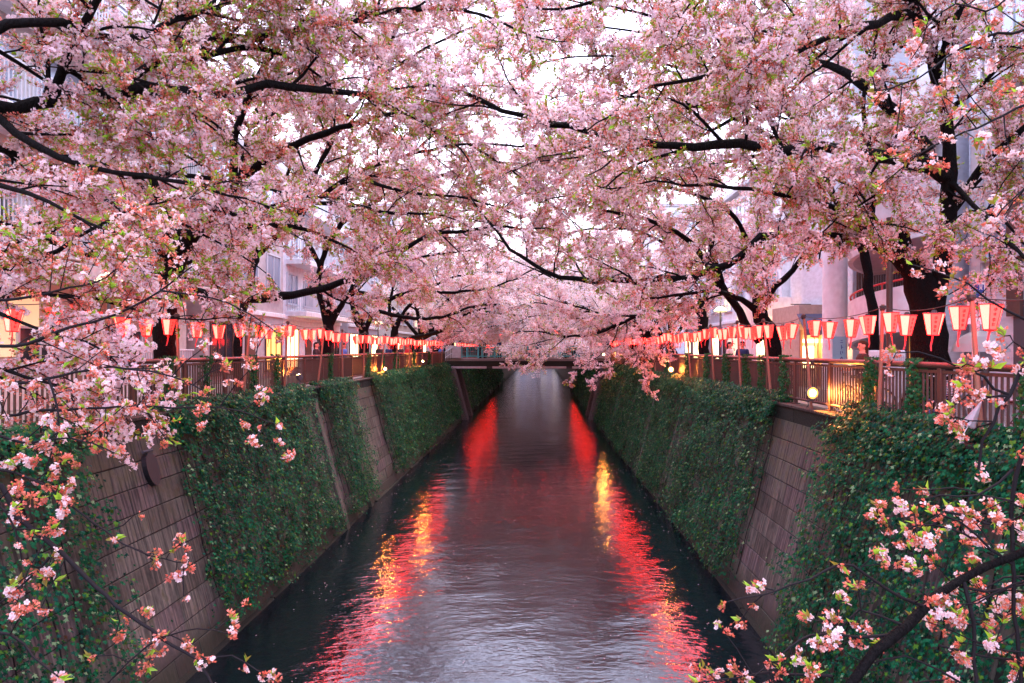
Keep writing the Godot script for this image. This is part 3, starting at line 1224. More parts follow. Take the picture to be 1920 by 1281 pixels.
func build_trees() -> void:
	wind.seed = 77
	wind.frequency = 0.22
	# R1: the thick forked tree on the right bank
	var t := new_tree("largest cherry tree on the right bank, thick dark trunk forked in a V", Vector3(7.95, STREET, -13.5))
	t.sides = 10
	t.mood = 0.5
	var b := t.base
	limb(t, [b + Vector3(0.05, -0.2, 0), b + Vector3(0, 0.8, 0), P(1742, 610, 13.5), P(1740, 565, 13.5)], 0.44, 0.3, 2.0)
	limb(t, PP([1738, 640, 13.5, 1728, 570, 13.5, 1710, 512, 13.5, 1690, 478, 13.5, 1650, 455, 13.5, 1600, 449, 13.4]), 0.3, 0.14, 2.0)
	limb(t, PP([1665, 462, 13.5, 1600, 449, 13.4, 1540, 455, 13.6, 1480, 443, 13.7, 1425, 447, 13.8, 1390, 478, 13.8, 1335, 508, 13.9, 1270, 522, 14, 1200, 526, 14, 1120, 526, 14, 1050, 520, 14, 1000, 497, 14, 955, 465, 14, 930, 430, 14]), 0.165, 0.04, 0.2, 1.3, 0.5, 0.5)
	limb(t, PP([1748, 640, 13.5, 1755, 565, 13.5, 1766, 490, 13.5, 1775, 420, 13.3, 1780, 330, 13, 1772, 210, 12.7, 1755, 130, 12.4, 1725, 40, 12, 1700, -60, 11.6]), 0.27, 0.09, 0.5, 2.0, 0.4)
	limb(t, PP([1778, 330, 13, 1700, 296, 12.6, 1620, 290, 12.2, 1550, 276, 12, 1470, 282, 11.8, 1385, 272, 11.6, 1300, 275, 11.5, 1230, 268, 11.4, 1110, 245, 11.2, 1030, 230, 11.1, 940, 205, 11, 860, 170, 11]), 0.19, 0.04, 0.3, 1.9, 0.3)
	limb(t, PP([1740, 285, 12.8, 1690, 220, 13, 1640, 180, 13.3, 1590, 140, 13.6, 1530, 115, 14]), 0.19, 0.08, 0.3, 1.9, 0.3)
	limb(t, PP([1640, 170, 13.3, 1670, 90, 13.2, 1690, 30, 13, 1720, -60, 13]), 0.11, 0.06, 0.1, 1.8, 0.2)
	limb(t, PP([1715, 20, 12, 1620, 50, 11.5, 1540, 75, 11, 1480, 105, 10.8, 1400, 125, 10.6, 1300, 150, 10.4, 1230, 160, 10.2]), 0.12, 0.03, 0.15, 1.8, 0.3)
	limb(t, PP([1755, 130, 12.4, 1800, 20, 12, 1850, -80, 11.5]), 0.1, 0.05, 0.2, 2.0, 0.3)
	limb(t, PP([1775, 420, 13.3, 1830, 330, 13, 1880, 270, 12.6, 1960, 210, 12]), 0.14, 0.06, 0.2, 2.0, 0.3)
	limb(t, PP([1720, 0, 12, 1600, -40, 11, 1450, -60, 10, 1300, -50, 9.5, 1180, -20, 9.2]), 0.11, 0.04, 0.2, 1.9, 0.3)
	limb(t, PP([1700, 500, 13.4, 1650, 420, 13, 1600, 350, 12.8, 1530, 330, 12.6]), 0.07, 0.02, 0.15, 1.6, 0.6)
	limb(t, PP([1772, 210, 12.7, 1830, 170, 12.4, 1890, 110, 12, 1950, 90, 11.8]), 0.07, 0.03, 0.15, 1.8, 0.4)
	limb(t, PP([1775, 430, 13.2, 1840, 400, 12.6, 1890, 420, 12, 1930, 470, 11.6]), 0.06, 0.02, 0.15, 1.3, 0.8)
	limb(t, PP([1700, 230, 13, 1650, 300, 12.6, 1600, 370, 12.3, 1560, 420, 12]), 0.05, 0.02, 0.15, 1.4, 0.8)
	limb(t, PP([1660, 458, 13.5, 1560, 390, 12.5, 1440, 360, 12, 1330, 345, 11.6]), 0.09, 0.04, 0.2, 1.7, 0.5)
	limb(t, PP([1780, 340, 13, 1860, 420, 12, 1920, 480, 11, 1980, 520, 10.5]), 0.07, 0.03, 0.2, 1.4, 0.6)
	finish(t)

	# R2
	t = new_tree("second cherry tree on the right bank, twin leaning trunks behind the dense lantern row", Vector3(8.05, STREET, -23.2))
	t.mood = 0.3
	b = t.base
	limb(t, [b - Vector3(0, 0.2, 0), P(1450, 640, 23.2), P(1428, 600, 23.2), P(1423, 575, 23.2)], 0.34, 0.26, 2.0)
	limb(t, PP([1425, 585, 23.2, 1443, 550, 23.2, 1455, 538, 23, 1487, 507, 23, 1513, 477, 22.5, 1550, 460, 22, 1600, 430, 22]), 0.2, 0.07, 0.5, 2.2, 0.3)
	limb(t, PP([1433, 560, 23.2, 1423, 510, 23.2, 1417, 480, 23, 1425, 420, 22.6, 1440, 340, 22]), 0.15, 0.07, 0.5, 2.4, 0.3)
	limb(t, PP([1420, 585, 23.2, 1390, 563, 23, 1368, 552, 22.6, 1330, 545, 22, 1290, 552, 21.6, 1250, 556, 21.5]), 0.16, 0.05, 0.4, 1.7, 0.7)
	limb(t, PP([1425, 640, 23.4, 1395, 605, 23.4, 1377, 567, 23.4, 1347, 533, 23.4, 1310, 470, 23, 1240, 420, 22.6, 1160, 400, 22]), 0.22, 0.06, 0.4, 2.2, 0.5)
	limb(t, PP([1360, 545, 23.4, 1330, 450, 23.4, 1320, 360, 23.4, 1300, 280, 23]), 0.14, 0.06, 0.3, 2.4, 0.3)
	limb(t, PP([1300, 280, 23, 1200, 260, 22.4, 1100, 280, 22, 1010, 300, 21.8, 940, 330, 21.8]), 0.07, 0.02, 0.1, 2.2, 0.5)
	limb(t, PP([1417, 480, 23, 1370, 400, 22, 1290, 360, 21, 1200, 350, 20.5, 1120, 360, 20]), 0.12, 0.04, 0.3, 2.2, 0.5)
	finish(t)

	# taller crown of the second tree, towards the middle
	t = new_tree("slender cherry tree on the right bank behind the forked trunk", Vector3(9.4, STREET, -18.5))
	t.mood = 0.25
	b = t.base
	limb(t, [b - Vector3(0, 0.2, 0), b + Vector3(-0.1, 2.2, 0), P(1620, 470, 18.5)], 0.2, 0.16, 2.0)
	limb(t, PP([1620, 470, 18.5, 1560, 360, 18.4, 1480, 280, 18, 1380, 220, 17.6, 1270, 190, 17.2, 1170, 180, 17]), 0.14, 0.04, 0.3, 2.3, 0.4)
	limb(t, PP([1560, 360, 18.4, 1500, 230, 18, 1440, 110, 17.6, 1380, 10, 17, 1300, -60, 16.6]), 0.12, 0.05, 0.2, 2.5, 0.3)
	limb(t, PP([1500, 230, 18, 1400, 150, 17.4, 1300, 80, 17, 1220, 30, 16.6, 1130, 10, 16.4]), 0.1, 0.03, 0.2, 2.4, 0.3)
	limb(t, PP([1620, 470, 18.5, 1640, 330, 18.5, 1620, 200, 18.2, 1640, 60, 18]), 0.13, 0.05, 0.2, 2.3, 0.3)
	limb(t, PP([1380, 220, 17.6, 1300, 260, 17.2, 1200, 270, 17, 1110, 290, 16.8, 1040, 300, 16.8]), 0.06, 0.02, 0.1, 1.8, 0.5)
	limb(t, PP([1400, 150, 17.4, 1290, 130, 17, 1190, 110, 16.6, 1090, 105, 16.4, 1010, 120, 16.2]), 0.06, 0.02, 0.1, 1.9, 0.4)
	limb(t, PP([1300, 80, 17, 1200, 60, 16.6, 1100, 50, 16.4, 1000, 60, 16.2]), 0.05, 0.02, 0.1, 1.9, 0.4)
	limb(t, PP([1480, 280, 18, 1380, 300, 17.6, 1280, 330, 17.2, 1190, 350, 17]), 0.08, 0.03, 0.2, 2.0, 0.6)
	finish(t)
	t = new_tree("slender cherry tree on the left bank just past the crooked trunk", Vector3(-10.4, STREET, -23.0))
	t.mood = 0.25
	b = t.base
	limb(t, [b - Vector3(0, 0.2, 0), b + Vector3(0.1, 2.2, 0), P(480, 480, 23)], 0.2, 0.16, 2.0)
	limb(t, PP([480, 480, 23, 560, 400, 22.6, 660, 330, 22, 770, 290, 21.6, 880, 270, 21.2, 980, 275, 21]), 0.14, 0.04, 0.3, 2.6, 0.5)
	limb(t, PP([560, 400, 22.6, 620, 270, 22, 700, 160, 21.4, 800, 90, 21, 890, 50, 20.6]), 0.13, 0.04, 0.2, 2.7, 0.3)
	limb(t, PP([480, 480, 23, 450, 360, 22.8, 470, 240, 22.4, 530, 120, 22, 600, 20, 21.6]), 0.14, 0.05, 0.2, 2.6, 0.3)
	limb(t, PP([700, 160, 21.4, 800, 170, 21, 900, 160, 20.6, 990, 170, 20.4, 1060, 190, 20.2]), 0.06, 0.02, 0.1, 2.0, 0.4)
	limb(t, PP([470, 240, 22.4, 560, 180, 21.8, 660, 110, 21.4, 740, 70, 21]), 0.08, 0.03, 0.2, 2.2, 0.3)
	limb(t, PP([880, 270, 21.2, 960, 320, 21, 1030, 380, 20.8, 1080, 420, 20.6]), 0.05, 0.02, 0.1, 1.8, 0.5)
	limb(t, PP([770, 290, 21.6, 860, 220, 21.2, 950, 220, 21, 1040, 235, 20.8]), 0.06, 0.02, 0.1, 2.0, 0.4)
	limb(t, PP([700, 160, 21.4, 740, 60, 21, 820, -20, 20.6]), 0.09, 0.04, 0.2, 2.5, 0.3)
	limb(t, PP([660, 330, 22, 760, 360, 21.6, 870, 370, 21.4, 960, 400, 21]), 0.09, 0.03, 0.2, 2.2, 0.7)
	limb(t, PP([470, 240, 22.4, 380, 170, 22, 300, 120, 21.6]), 0.1, 0.04, 0.2, 2.5, 0.4)
	finish(t)

	# R3: low limb that reaches over the water before the bridge
	t = new_tree("third cherry tree on the right bank, its long low limb reaching over the water", Vector3(8.0, STREET, -31.5))
	b = t.base
	limb(t, [b - Vector3(0, 0.2, 0), b + Vector3(-0.2, 1.2, 0), P(1318, 595, 31.5)], 0.32, 0.25, 2.0)
	limb(t, PP([1318, 598, 31.5, 1296, 570, 31.3, 1273, 573, 31, 1235, 585, 31, 1200, 592, 31, 1160, 607, 31, 1138, 618, 31, 1107, 629, 31, 1063, 630, 31, 1010, 622, 31]), 0.17, 0.045, 0.35, 1.5, 0.9)
	limb(t, PP([1200, 592, 31, 1140, 590, 30.6, 1090, 577, 30.5, 1030, 560, 30.5]), 0.09, 0.035, 0.2, 1.5, 0.8)
	limb(t, PP([1195, 606, 30.8, 1205, 625, 30.2, 1209, 650, 30, 1207, 690, 29.8, 1212, 716, 29.8]), 0.045, 0.012, 0.3, 0.7, 0.8)
	limb(t, PP([1318, 600, 31.5, 1300, 520, 31.5, 1250, 460, 31, 1180, 430, 30.5, 1100, 430, 30]), 0.17, 0.05, 0.3, 2.4, 0.5)
	limb(t, PP([1318, 600, 31.5, 1330, 510, 31.5, 1330, 430, 31, 1320, 360, 31]), 0.17, 0.06, 0.3, 2.4, 0.4)
	limb(t, PP([1300, 520, 31.5, 1340, 470, 32, 1390, 430, 33]), 0.12, 0.05, 0.3, 2.4, 0.4)
	limb(t, PP([1180, 430, 30.5, 1110, 350, 30, 1050, 300, 30]), 0.08, 0.03, 0.2, 2.6, 0.5)
	limb(t, PP([1250, 460, 31, 1190, 340, 30.5, 1150, 250, 30]), 0.09, 0.04, 0.2, 2.6, 0.4)
	limb(t, PP([1273, 573, 31, 1250, 600, 30.4, 1215, 640, 30, 1180, 672, 29.8, 1150, 695, 29.6]), 0.05, 0.012, 0.15, 1.1, 1.0)
	limb(t, PP([1160, 607, 31, 1150, 640, 30.6, 1120, 670, 30.4, 1085, 690, 30.2]), 0.04, 0.012, 0.1, 1.0, 1.0)
	limb(t, PP([1063, 630, 31, 1040, 650, 30.8, 1010, 672, 30.6]), 0.035, 0.01, 0.1, 0.9, 1.0)
	limb(t, PP([1290, 590, 31.2, 1265, 630, 30.6, 1235, 665, 30.2, 1225, 690, 30]), 0.04, 0.012, 0.1, 0.9, 1.0)
	finish(t)

	# L1
	t = new_tree("nearest whole cherry tree on the left bank, crooked trunk before the pale apartment house", Vector3(-9.2, STREET, -16.2))
	t.mood = 0.5
	t.sides = 10
	b = t.base
	limb(t, [b - Vector3(0, 0.2, 0), b + Vector3(0.1, 1.0, 0), P(312, 560, 16), P(322, 520, 16)], 0.3, 0.24, 2.0)
	limb(t, PP([320, 525, 16, 345, 470, 15.8, 372, 430, 15.6, 400, 405, 15.4, 440, 350, 15, 500, 300, 14.6, 580, 260, 14.2, 660, 235, 14]), 0.25, 0.07, 0.35, 2.0, 0.4)
	limb(t, PP([322, 530, 16, 310, 470, 15.8, 318, 440, 15.4, 300, 380, 15, 270, 300, 14.6, 250, 230, 14.2]), 0.2, 0.08, 0.4, 2.0, 0.3)
	limb(t, PP([312, 435, 15.4, 250, 432, 15, 190, 428, 14.6, 120, 415, 14]), 0.11, 0.04, 0.3, 1.5, 0.5)
	limb(t, PP([318, 438, 15.4, 400, 436, 15, 470, 426, 14.8, 540, 425, 14.5, 600, 440, 14.3]), 0.12, 0.05, 0.25, 1.5, 0.6)
	limb(t, PP([325, 545, 16, 430, 560, 16.4, 520, 556, 16.8, 575, 548, 17, 640, 530, 17.2, 700, 510, 17.4, 760, 465, 17.6, 810, 440, 17.6, 880, 432, 17.6, 950, 425, 17.6]), 0.19, 0.045, 0.35, 1.7, 0.5)
	limb(t, PP([400, 405, 15.4, 480, 395, 15, 560, 380, 14.6, 650, 385, 14.4, 740, 400, 14.2]), 0.12, 0.04, 0.2, 1.8, 0.5)
	limb(t, PP([440, 350, 15, 440, 270, 14.6, 470, 170, 14, 520, 80, 13.4]), 0.12, 0.06, 0.2, 2.0, 0.3)
	finish(t)

	# L0b: the tree whose heavy limbs cross the upper left
	t = new_tree("cherry tree at the left edge whose heavy limbs cross the upper left of the view", Vector3(-9.9, STREET, -8.2))
	t.mood = 0.5
	b = t.base
	limb(t, [b - Vector3(0, 0.2, 0), b + Vector3(0.1, 2.0, 0), b + Vector3(0.4, 3.6, 0)], 0.34, 0.26, 2.0)
	var f := b + Vector3(0.4, 3.6, 0)
	limb(t, [f] + PP([-60, 215, 9, 30, 200, 9.4, 110, 188, 9.8, 180, 170, 10.2, 250, 140, 10.5, 310, 108, 10.8, 380, 106, 11, 450, 90, 11.2]), 0.18, 0.06, 0.4, 1.8, 0.4)
	limb(t, PP([180, 172, 10.2, 280, 165, 10.6, 350, 172, 10.8, 430, 172, 11, 500, 158, 11.2, 590, 170, 11.4, 680, 177, 11.6, 740, 205, 11.8]), 0.15, 0.05, 0.2, 1.8, 0.4)
	limb(t, [f] + PP([-100, 100, 8.4, 60, 40, 8.8, 160, 60, 9.4, 230, 76, 9.8, 300, 50, 10.2]), 0.15, 0.05, 0.35, 1.8, 0.4)
	limb(t, PP([370, 106, 11, 385, 84, 11.2, 400, 70, 11.4, 470, 70, 11.6, 530, 64, 11.8, 610, 50, 12]), 0.13, 0.05, 0.2, 1.8, 0.4)
	limb(t, PP([385, 84, 11.2, 398, 30, 11.4, 410, -50, 11.6]), 0.1, 0.05, 0.2, 1.8, 0.4)
	limb(t, PP([530, 64, 11.8, 620, 45, 12, 700, 24, 12.2, 780, 15, 12.4, 860, 16, 12.6, 940, 42, 12.8]), 0.12, 0.03, 0.1, 1.7, 0.4)
	limb(t, PP([100, 190, 9.8, 120, 120, 9.6, 160, 40, 9.2, 220, -60, 9]), 0.1, 0.05, 0.2, 1.8, 0.4)
	limb(t, PP([-20, 205, 9.2, 60, 270, 9, 160, 310, 9, 260, 330, 9.2, 360, 345, 9.4]), 0.08, 0.03, 0.2, 1.5, 0.6)
	limb(t, PP([-40, 500, 8.4, 20, 500, 8.3, 60, 488, 8.2, 110, 470, 8.1, 150, 440, 8, 210, 410, 8]), 0.07, 0.02, 0.1, 1.2, 0.6)
	limb(t, PP([-80, 560, 8, 0, 590, 7.8, 80, 620, 7.6, 160, 640, 7.5]), 0.05, 0.015, 0.1, 1.1, 0.8)
	limb(t, PP([-80, 330, 8, 10, 350, 7.8, 90, 380, 7.6, 170, 420, 7.5]), 0.06, 0.02, 0.1, 1.2, 0.8)
	limb(t, PP([-60, 400, 9.5, 40, 430, 9.8, 140, 470, 10.2, 240, 500, 10.6, 340, 520, 11]), 0.06, 0.02, 0.1, 1.3, 0.7)
	limb(t, PP([-60, 260, 9.5, 60, 300, 10, 180, 370, 10.6, 300, 400, 11.2, 420, 460, 11.6]), 0.07, 0.02, 0.1, 1.4, 0.7)
	limb(t, PP([-40, 540, 9, 60, 550, 9.4, 180, 560, 9.8, 280, 590, 10.2, 380, 600, 10.6]), 0.05, 0.015, 0.1, 1.0, 0.8)
	limb(t, PP([250, 330, 9.2, 360, 330, 10, 470, 350, 10.8, 580, 370, 11.4]), 0.06, 0.02, 0.1, 1.4, 0.6)
	limb(t, PP([398, 30, 11.4, 440, -10, 11.6, 500, 10, 11.8, 570, -10, 12]), 0.06, 0.02, 0.1, 1.7, 0.5)
	limb(t, PP([300, 50, 10.2, 370, 20, 10.6, 450, 40, 11, 530, 20, 11.4]), 0.05, 0.02, 0.1, 1.6, 0.5)
	limb(t, PP([110, 120, 9.6, 200, 180, 9.8, 260, 240, 10, 330, 280, 10.2]), 0.05, 0.02, 0.1, 1.5, 0.6)
	limb(t, PP([-80, 660, 7.6, 0, 690, 7.4, 90, 720, 7.2, 170, 740, 7.2]), 0.05, 0.012, 0.1, 0.9, 0.8)
	finish(t)

	# L2
	t = new_tree("second whole cherry tree on the left bank, trunk leaning over the lanterns", Vector3(-9.7, STREET, -30))
	b = t.base
	t.mood = 0.25
	limb(t, [b - Vector3(0, 0.2, 0), b + Vector3(0.1, 1.0, 0), P(616, 612, 30)], 0.32, 0.24, 2.0)
	limb(t, PP([616, 615, 30, 632, 585, 30, 655, 552, 29.6, 690, 553, 29.4, 723, 562, 29.2, 783, 543, 29, 827, 548, 29, 907, 543, 29, 973, 520, 29]), 0.2, 0.045, 0.35, 1.7, 0.7)
	limb(t, PP([616, 615, 30, 600, 560, 30, 600, 500, 29.6, 640, 420, 29, 720, 370, 28.5, 800, 340, 28, 900, 305, 27.5, 1000, 310, 27]), 0.2, 0.06, 0.3, 2.4, 0.5)
	limb(t, PP([600, 500, 29.6, 560, 420, 29, 540, 340, 28, 560, 270, 27]), 0.16, 0.06, 0.3, 2.4, 0.4)
	limb(t, PP([655, 552, 29.6, 690, 480, 29, 760, 430, 28.5, 850, 400, 28, 930, 390, 28]), 0.12, 0.04, 0.3, 2.2, 0.6)
	finish(t)

	# L3
	t = new_tree("third whole cherry tree on the left bank, forked, a limb low over the water", Vector3(-9.8, STREET, -37.5))
	b = t.base
	limb(t, [b - Vector3(0, 0.2, 0), b + Vector3(0, 0.8, 0), P(682, 622, 37.5)], 0.36, 0.28, 2.0)
	limb(t, PP([684, 624, 37.5, 694, 600, 37.4, 705, 584, 37.2, 757, 595, 37, 807, 597, 37, 847, 590, 37, 880, 577, 37, 940, 570, 37, 1000, 566, 37]), 0.2, 0.045, 0.35, 1.9, 0.8)
	limb(t, PP([680, 624, 37.5, 664, 590, 37.5, 660, 540, 37, 690, 480, 36.5, 760, 440, 36]), 0.22, 0.06, 0.3, 2.6, 0.5)
	limb(t, PP([660, 540, 37, 720, 500, 36.5, 800, 480, 36, 880, 470, 36]), 0.16, 0.05, 0.3, 2.4, 0.6)
	finish(t)

	# L4
	t = new_tree("fourth whole cherry tree on the left bank, its limb drooping beside the bridge", Vector3(-10.0, STREET, -45.5))
	b = t.base
	limb(t, [b - Vector3(0, 0.2, 0), b + Vector3(0, 0.8, 0), P(740, 620, 45.5)], 0.36, 0.28, 2.0)
	limb(t, PP([742, 640, 45.5, 775, 634, 45.4, 800, 628, 45.2, 827, 620, 45, 873, 590, 44, 930, 575, 43, 985, 572, 42]), 0.22, 0.045, 0.3, 2.0, 0.8)
	limb(t, PP([740, 622, 45.5, 755, 590, 45.5, 790, 550, 45, 850, 520, 44, 920, 510, 43]), 0.2, 0.05, 0.3, 2.6, 0.6)
	limb(t, PP([740, 622, 45.5, 730, 580, 45.5, 740, 530, 45, 770, 480, 44.5]), 0.2, 0.06, 0.3, 2.6, 0.5)
	limb(t, PP([850, 605, 44.4, 880, 622, 42.6, 905, 640, 41.6, 930, 662, 41, 960, 680, 40.6]), 0.05, 0.012, 0.1, 1.2, 0.9)
	finish(t)

	# trees further along both banks: four grown shapes, set out as copies
	var far := []
	for k in 4:
		var ft := new_tree("", Vector3(0, 0, 0), true)
		ft.sides = 6
		ft.thick = 2.5 + 0.2 * k
		grown(ft, 1.0, 5.8 + 0.5 * k, 7.2 + 0.4 * k)
		finish(ft)
		far.append(ft.root)
	var i := 0
	for side in [1, -1]:
		for d in [39.0, 47.5, 54.5, 53.0, 64.0, 72.0, 80.0, 88.0, 94.0, 100.0, 106.0, 112.0, 118.0, 125.0, 132.0, 140.0, 148.0, 157.0, 166.0, 176.0, 187.0, 199.0]:
			if side < 0 and d < 50 or side > 0 and d == 53.0 or side < 0 and d == 54.5:
				continue
			var o: Node3D = far[i] if i < 4 else far[i % 4].duplicate()
			if i >= 4:
				o.name = numbered("cherry_tree")
				add_child(o)
			o.position = Vector3(8.2 if side > 0 else -10.0, STREET, -d)
			o.rotation.y = (PI if side > 0 else 0.0) + rnd(-0.35, 0.35)
			o.scale = Vector3.ONE * (rnd(1.3, 1.5) if d > 46 and d < 82 else rnd(0.95, 1.15) if d < 82 else rnd(1.25, 1.5))
			var rank := i + 1 if side > 0 else i - 20
			tag(o, "pale far cherry tree, %s of the far row on the %s bank" % [ordinal(rank), "right" if side > 0 else "left"], "cherry tree", "cherry trees along the canal")
			i += 1
	# more crowns behind the first row and at the end of the canal
	var ends := 0
	for q in [[0, -212], [-9, -222], [9, -220], [-18, -222], [19, -224], [-28, -228], [28, -226]]:
		var o: Node3D = far[absi(q[1]) % 4].duplicate()
		o.name = numbered("cherry_tree")
		add_child(o)
		o.position = Vector3(q[0], STREET - 0.1, q[1])
		o.rotation.y = rnd(0, TAU)
		o.scale = Vector3.ONE * 2.3
		ends += 1
		tag(o, "blurred cherry tree closing the far end of the canal, %s" % ["straight ahead", "just left of the middle", "just right of the middle", "second left of the middle", "second right of the middle", "farthest left", "farthest right"][ends - 1], "cherry tree", "cherry trees closing the far end")

	build_boughs()


func ordinal(n: int) -> String:
	var w := ["zeroth", "first", "second", "third", "fourth", "fifth", "sixth", "seventh", "eighth", "ninth", "tenth", "eleventh", "twelfth", "thirteenth", "fourteenth", "fifteenth", "sixteenth", "seventeenth", "eighteenth", "nineteenth", "twentieth"]
	if n < w.size() and n >= 0:
		return w[n]
	return str(n) + ("st" if n % 10 == 1 and n % 100 != 11 else "nd" if n % 10 == 2 and n % 100 != 12 else "rd" if n % 10 == 3 and n % 100 != 13 else "th")


func build_boughs() -> void:
	# left foreground
	var t := new_tree("cherry tree outside the left edge, thin coral-flowered boughs before the wall", Vector3(-9.6, STREET, -4.6))
	var b := t.base
	limb(t, [b - Vector3(0, 0.2, 0), b + Vector3(0.2, 1.6, 0), b + Vector3(0.9, 2.4, -0.2)], 0.3, 0.2, 2.0)
	var f := b + Vector3(0.9, 2.4, -0.2)
	var s1 := P(-120, 880, 5.2)
	t.twigs.tube([f - b, f + Vector3(1.0, 0.0, -0.2) - b, P(-420, 700, 5.0) - b, s1 - b], [0.16, 0.1, 0.06, 0.03], 8)
	bough(t, [s1] + PP([0, 912, 5.3, 32, 969, 5.3, 106, 1029, 5.3, 199, 1118, 5.2, 301, 1196, 5.1, 369, 1238, 5.0, 400, 1290, 4.9]), 0.024, 0.009, 0.15, 0.34, 0.07, 0.6, 0.5)
	bough(t, PP([301, 1196, 5.1, 369, 1178, 5.0, 404, 1182, 4.95, 432, 1190, 4.9]), 0.007, 0.003, 0.3, 0.35, 0.03, 0.45, 0.25)
	bough(t, PP([369, 1238, 5.0, 433, 1231, 4.95, 461, 1242, 4.9, 503, 1270, 4.85, 540, 1295, 4.8]), 0.007, 0.003, 0.2, 0.4, 0.03, 0.68, 0.25)
	bough(t, PP([301, 1196, 5.1, 240, 1240, 5.0, 190, 1300, 4.9]), 0.008, 0.004, 0.2, 0.4, 0.09, 0.45, 0.3)
	bough(t, [s1] + PP([0, 880, 5.4, 67, 901, 5.4, 106, 926, 5.4, 152, 962, 5.3, 199, 997, 5.3, 248, 1029, 5.2, 312, 1050, 5.2, 345, 1055, 5.1]), 0.012, 0.004, 0.2, 0.5, 0.07, 0.52, 0.35)
	bough(t, PP([93, 1045, 5.3, 50, 1090, 5.2, 0, 1130, 5.1, -60, 1160, 5]), 0.01, 0.004, 0.1, 0.5, 0.18, 0.45, 0.35)
	bough(t, PP([-80, 1180, 4.6, 20, 1190, 4.6, 60, 1230, 4.6, 110, 1270, 4.5]), 0.012, 0.005, 0.1, 0.5, 0.12, 0.45, 0.35)
	var s2 := P(-200, 800, 6.0)
	t.twigs.tube([P(-420, 700, 5.0) - b, s2 - b], [0.06, 0.03], 6)
	bough(t, [s2] + PP([0, 782, 6.2, 70, 771, 6.2, 140, 768, 6.2, 200, 765, 6.1, 270, 762, 6.1, 350, 765, 6, 410, 763, 6, 450, 772, 5.9, 520, 795, 5.8]), 0.02, 0.004, 0.2, 0.55, 0.07, 0.6, 0.4)
	bough(t, PP([-150, 740, 6, -40, 800, 5.9, 40, 830, 5.8, 110, 822, 5.7, 170, 830, 5.6, 215, 850, 5.6]), 0.018, 0.005, 0.2, 0.7, 0.18, 0.45, 0.45)
	bough(t, PP([-150, 700, 6, -20, 720, 6, 90, 710, 6, 190, 690, 6, 300, 700, 5.9, 390, 735, 5.8]), 0.02, 0.005, 0.15, 0.6, 0.12, 0.52, 0.5)
	bough(t, PP([-100, 640, 6.2, 30, 650, 6.2, 130, 615, 6.2, 220, 590, 6.2, 300, 545, 6.2, 360, 500, 6.2]), 0.022, 0.006, 0.1, 0.6, 0.12, 0.52, 0.5)
	bough(t, PP([90, 708, 6, 110, 780, 5.8, 100, 840, 5.7, 80, 900, 5.6]), 0.012, 0.004, 0.1, 0.6, 0.09, 0.45, 0.4)
	bough(t, PP([-100, 900, 5, 10, 960, 5, 40, 1050, 5]), 0.012, 0.005, 0.1, 0.6, 0.12, 0.6, 0.4)
	bough(t, PP([300, 545, 6.2, 400, 560, 6.2, 470, 590, 6.2, 520, 625, 6.1]), 0.012, 0.004, 0.1, 0.6, 0.06, 0.45, 0.45)
	bough(t, PP([-100, 560, 6.4, 30, 560, 6.4, 130, 540, 6.4, 200, 520, 6.4, 240, 480, 6.4]), 0.02, 0.005, 0.1, 0.6, 0.12, 0.52, 0.5)
	finish(t)

	# right foreground
	t = new_tree("cherry tree just outside the right edge, low bough with pink flowers and green leaves", Vector3(7.9, STREET, -4.4))
	b = t.base
	limb(t, [b - Vector3(0, 0.2, 0), b + Vector3(-0.2, 1.5, 0), b + Vector3(-0.7, 2.3, 0)], 0.32, 0.22, 2.0)
	f = b + Vector3(-0.7, 2.3, 0)
	# low limb that leaves the trunk, dips past the railing and rises from below the frame
	t.bark.tube([b + Vector3(-0.1, 0.7, 0) - b, P(2450, 900, 4.7) - b, P(2150, 960, 4.8) - b, P(1920, 1035, 4.8) - b, P(1850, 1062, 4.8) - b, P(1800, 1088, 4.8) - b, P(1755, 1118, 4.7) - b, P(1700, 1175, 4.6) - b, P(1640, 1222, 4.5) - b, P(1590, 1290, 4.4) - b, P(1560, 1360, 4.3) - b],
		[0.06, 0.045, 0.036, 0.03, 0.028, 0.028, 0.033, 0.036, 0.034, 0.03, 0.025], 9)
	bough(t, PP([1806, 1086, 4.8, 1822, 1140, 4.7, 1826, 1200, 4.7, 1830, 1300, 4.6]), 0.016, 0.013, 0.1, 0.25, 0.17, 0.94, 0.4)
	bough(t, PP([1925, 830, 4.9, 1905, 890, 4.9, 1897, 960, 4.9, 1900, 1050, 4.8, 1903, 1150, 4.8, 1915, 1290, 4.7]), 0.016, 0.013, 0.1, 0.4, 0.21, 0.94, 0.45)
	bough(t, PP([1560, 1268, 4.5, 1500, 1266, 4.5, 1440, 1262, 4.5, 1380, 1272, 4.4, 1310, 1280, 4.4]), 0.011, 0.004, 0.2, 0.4, 0.08, 1.0, 0.35)
	bough(t, PP([1760, 1150, 4.7, 1690, 1120, 4.6, 1640, 1090, 4.6, 1600, 1060, 4.6, 1575, 1058, 4.6, 1520, 1085, 4.6, 1480, 1098, 4.6, 1430, 1118, 4.5, 1392, 1122, 4.5, 1360, 1130, 4.5]), 0.014, 0.004, 0.15, 0.32, 0.35, 0.68, 0.3)
	bough(t, PP([1680, 1190, 4.6, 1610, 1195, 4.6, 1560, 1188, 4.6, 1520, 1190, 4.6, 1480, 1215, 4.5, 1440, 1250, 4.5, 1405, 1275, 4.4]), 0.012, 0.004, 0.15, 0.32, 0.32, 0.81, 0.3)
	bough(t, PP([1700, 1175, 4.6, 1650, 1155, 4.6, 1610, 1145, 4.6, 1580, 1175, 4.6, 1540, 1205, 4.5]), 0.01, 0.004, 0.1, 0.35, 0.21, 1.0, 0.3)
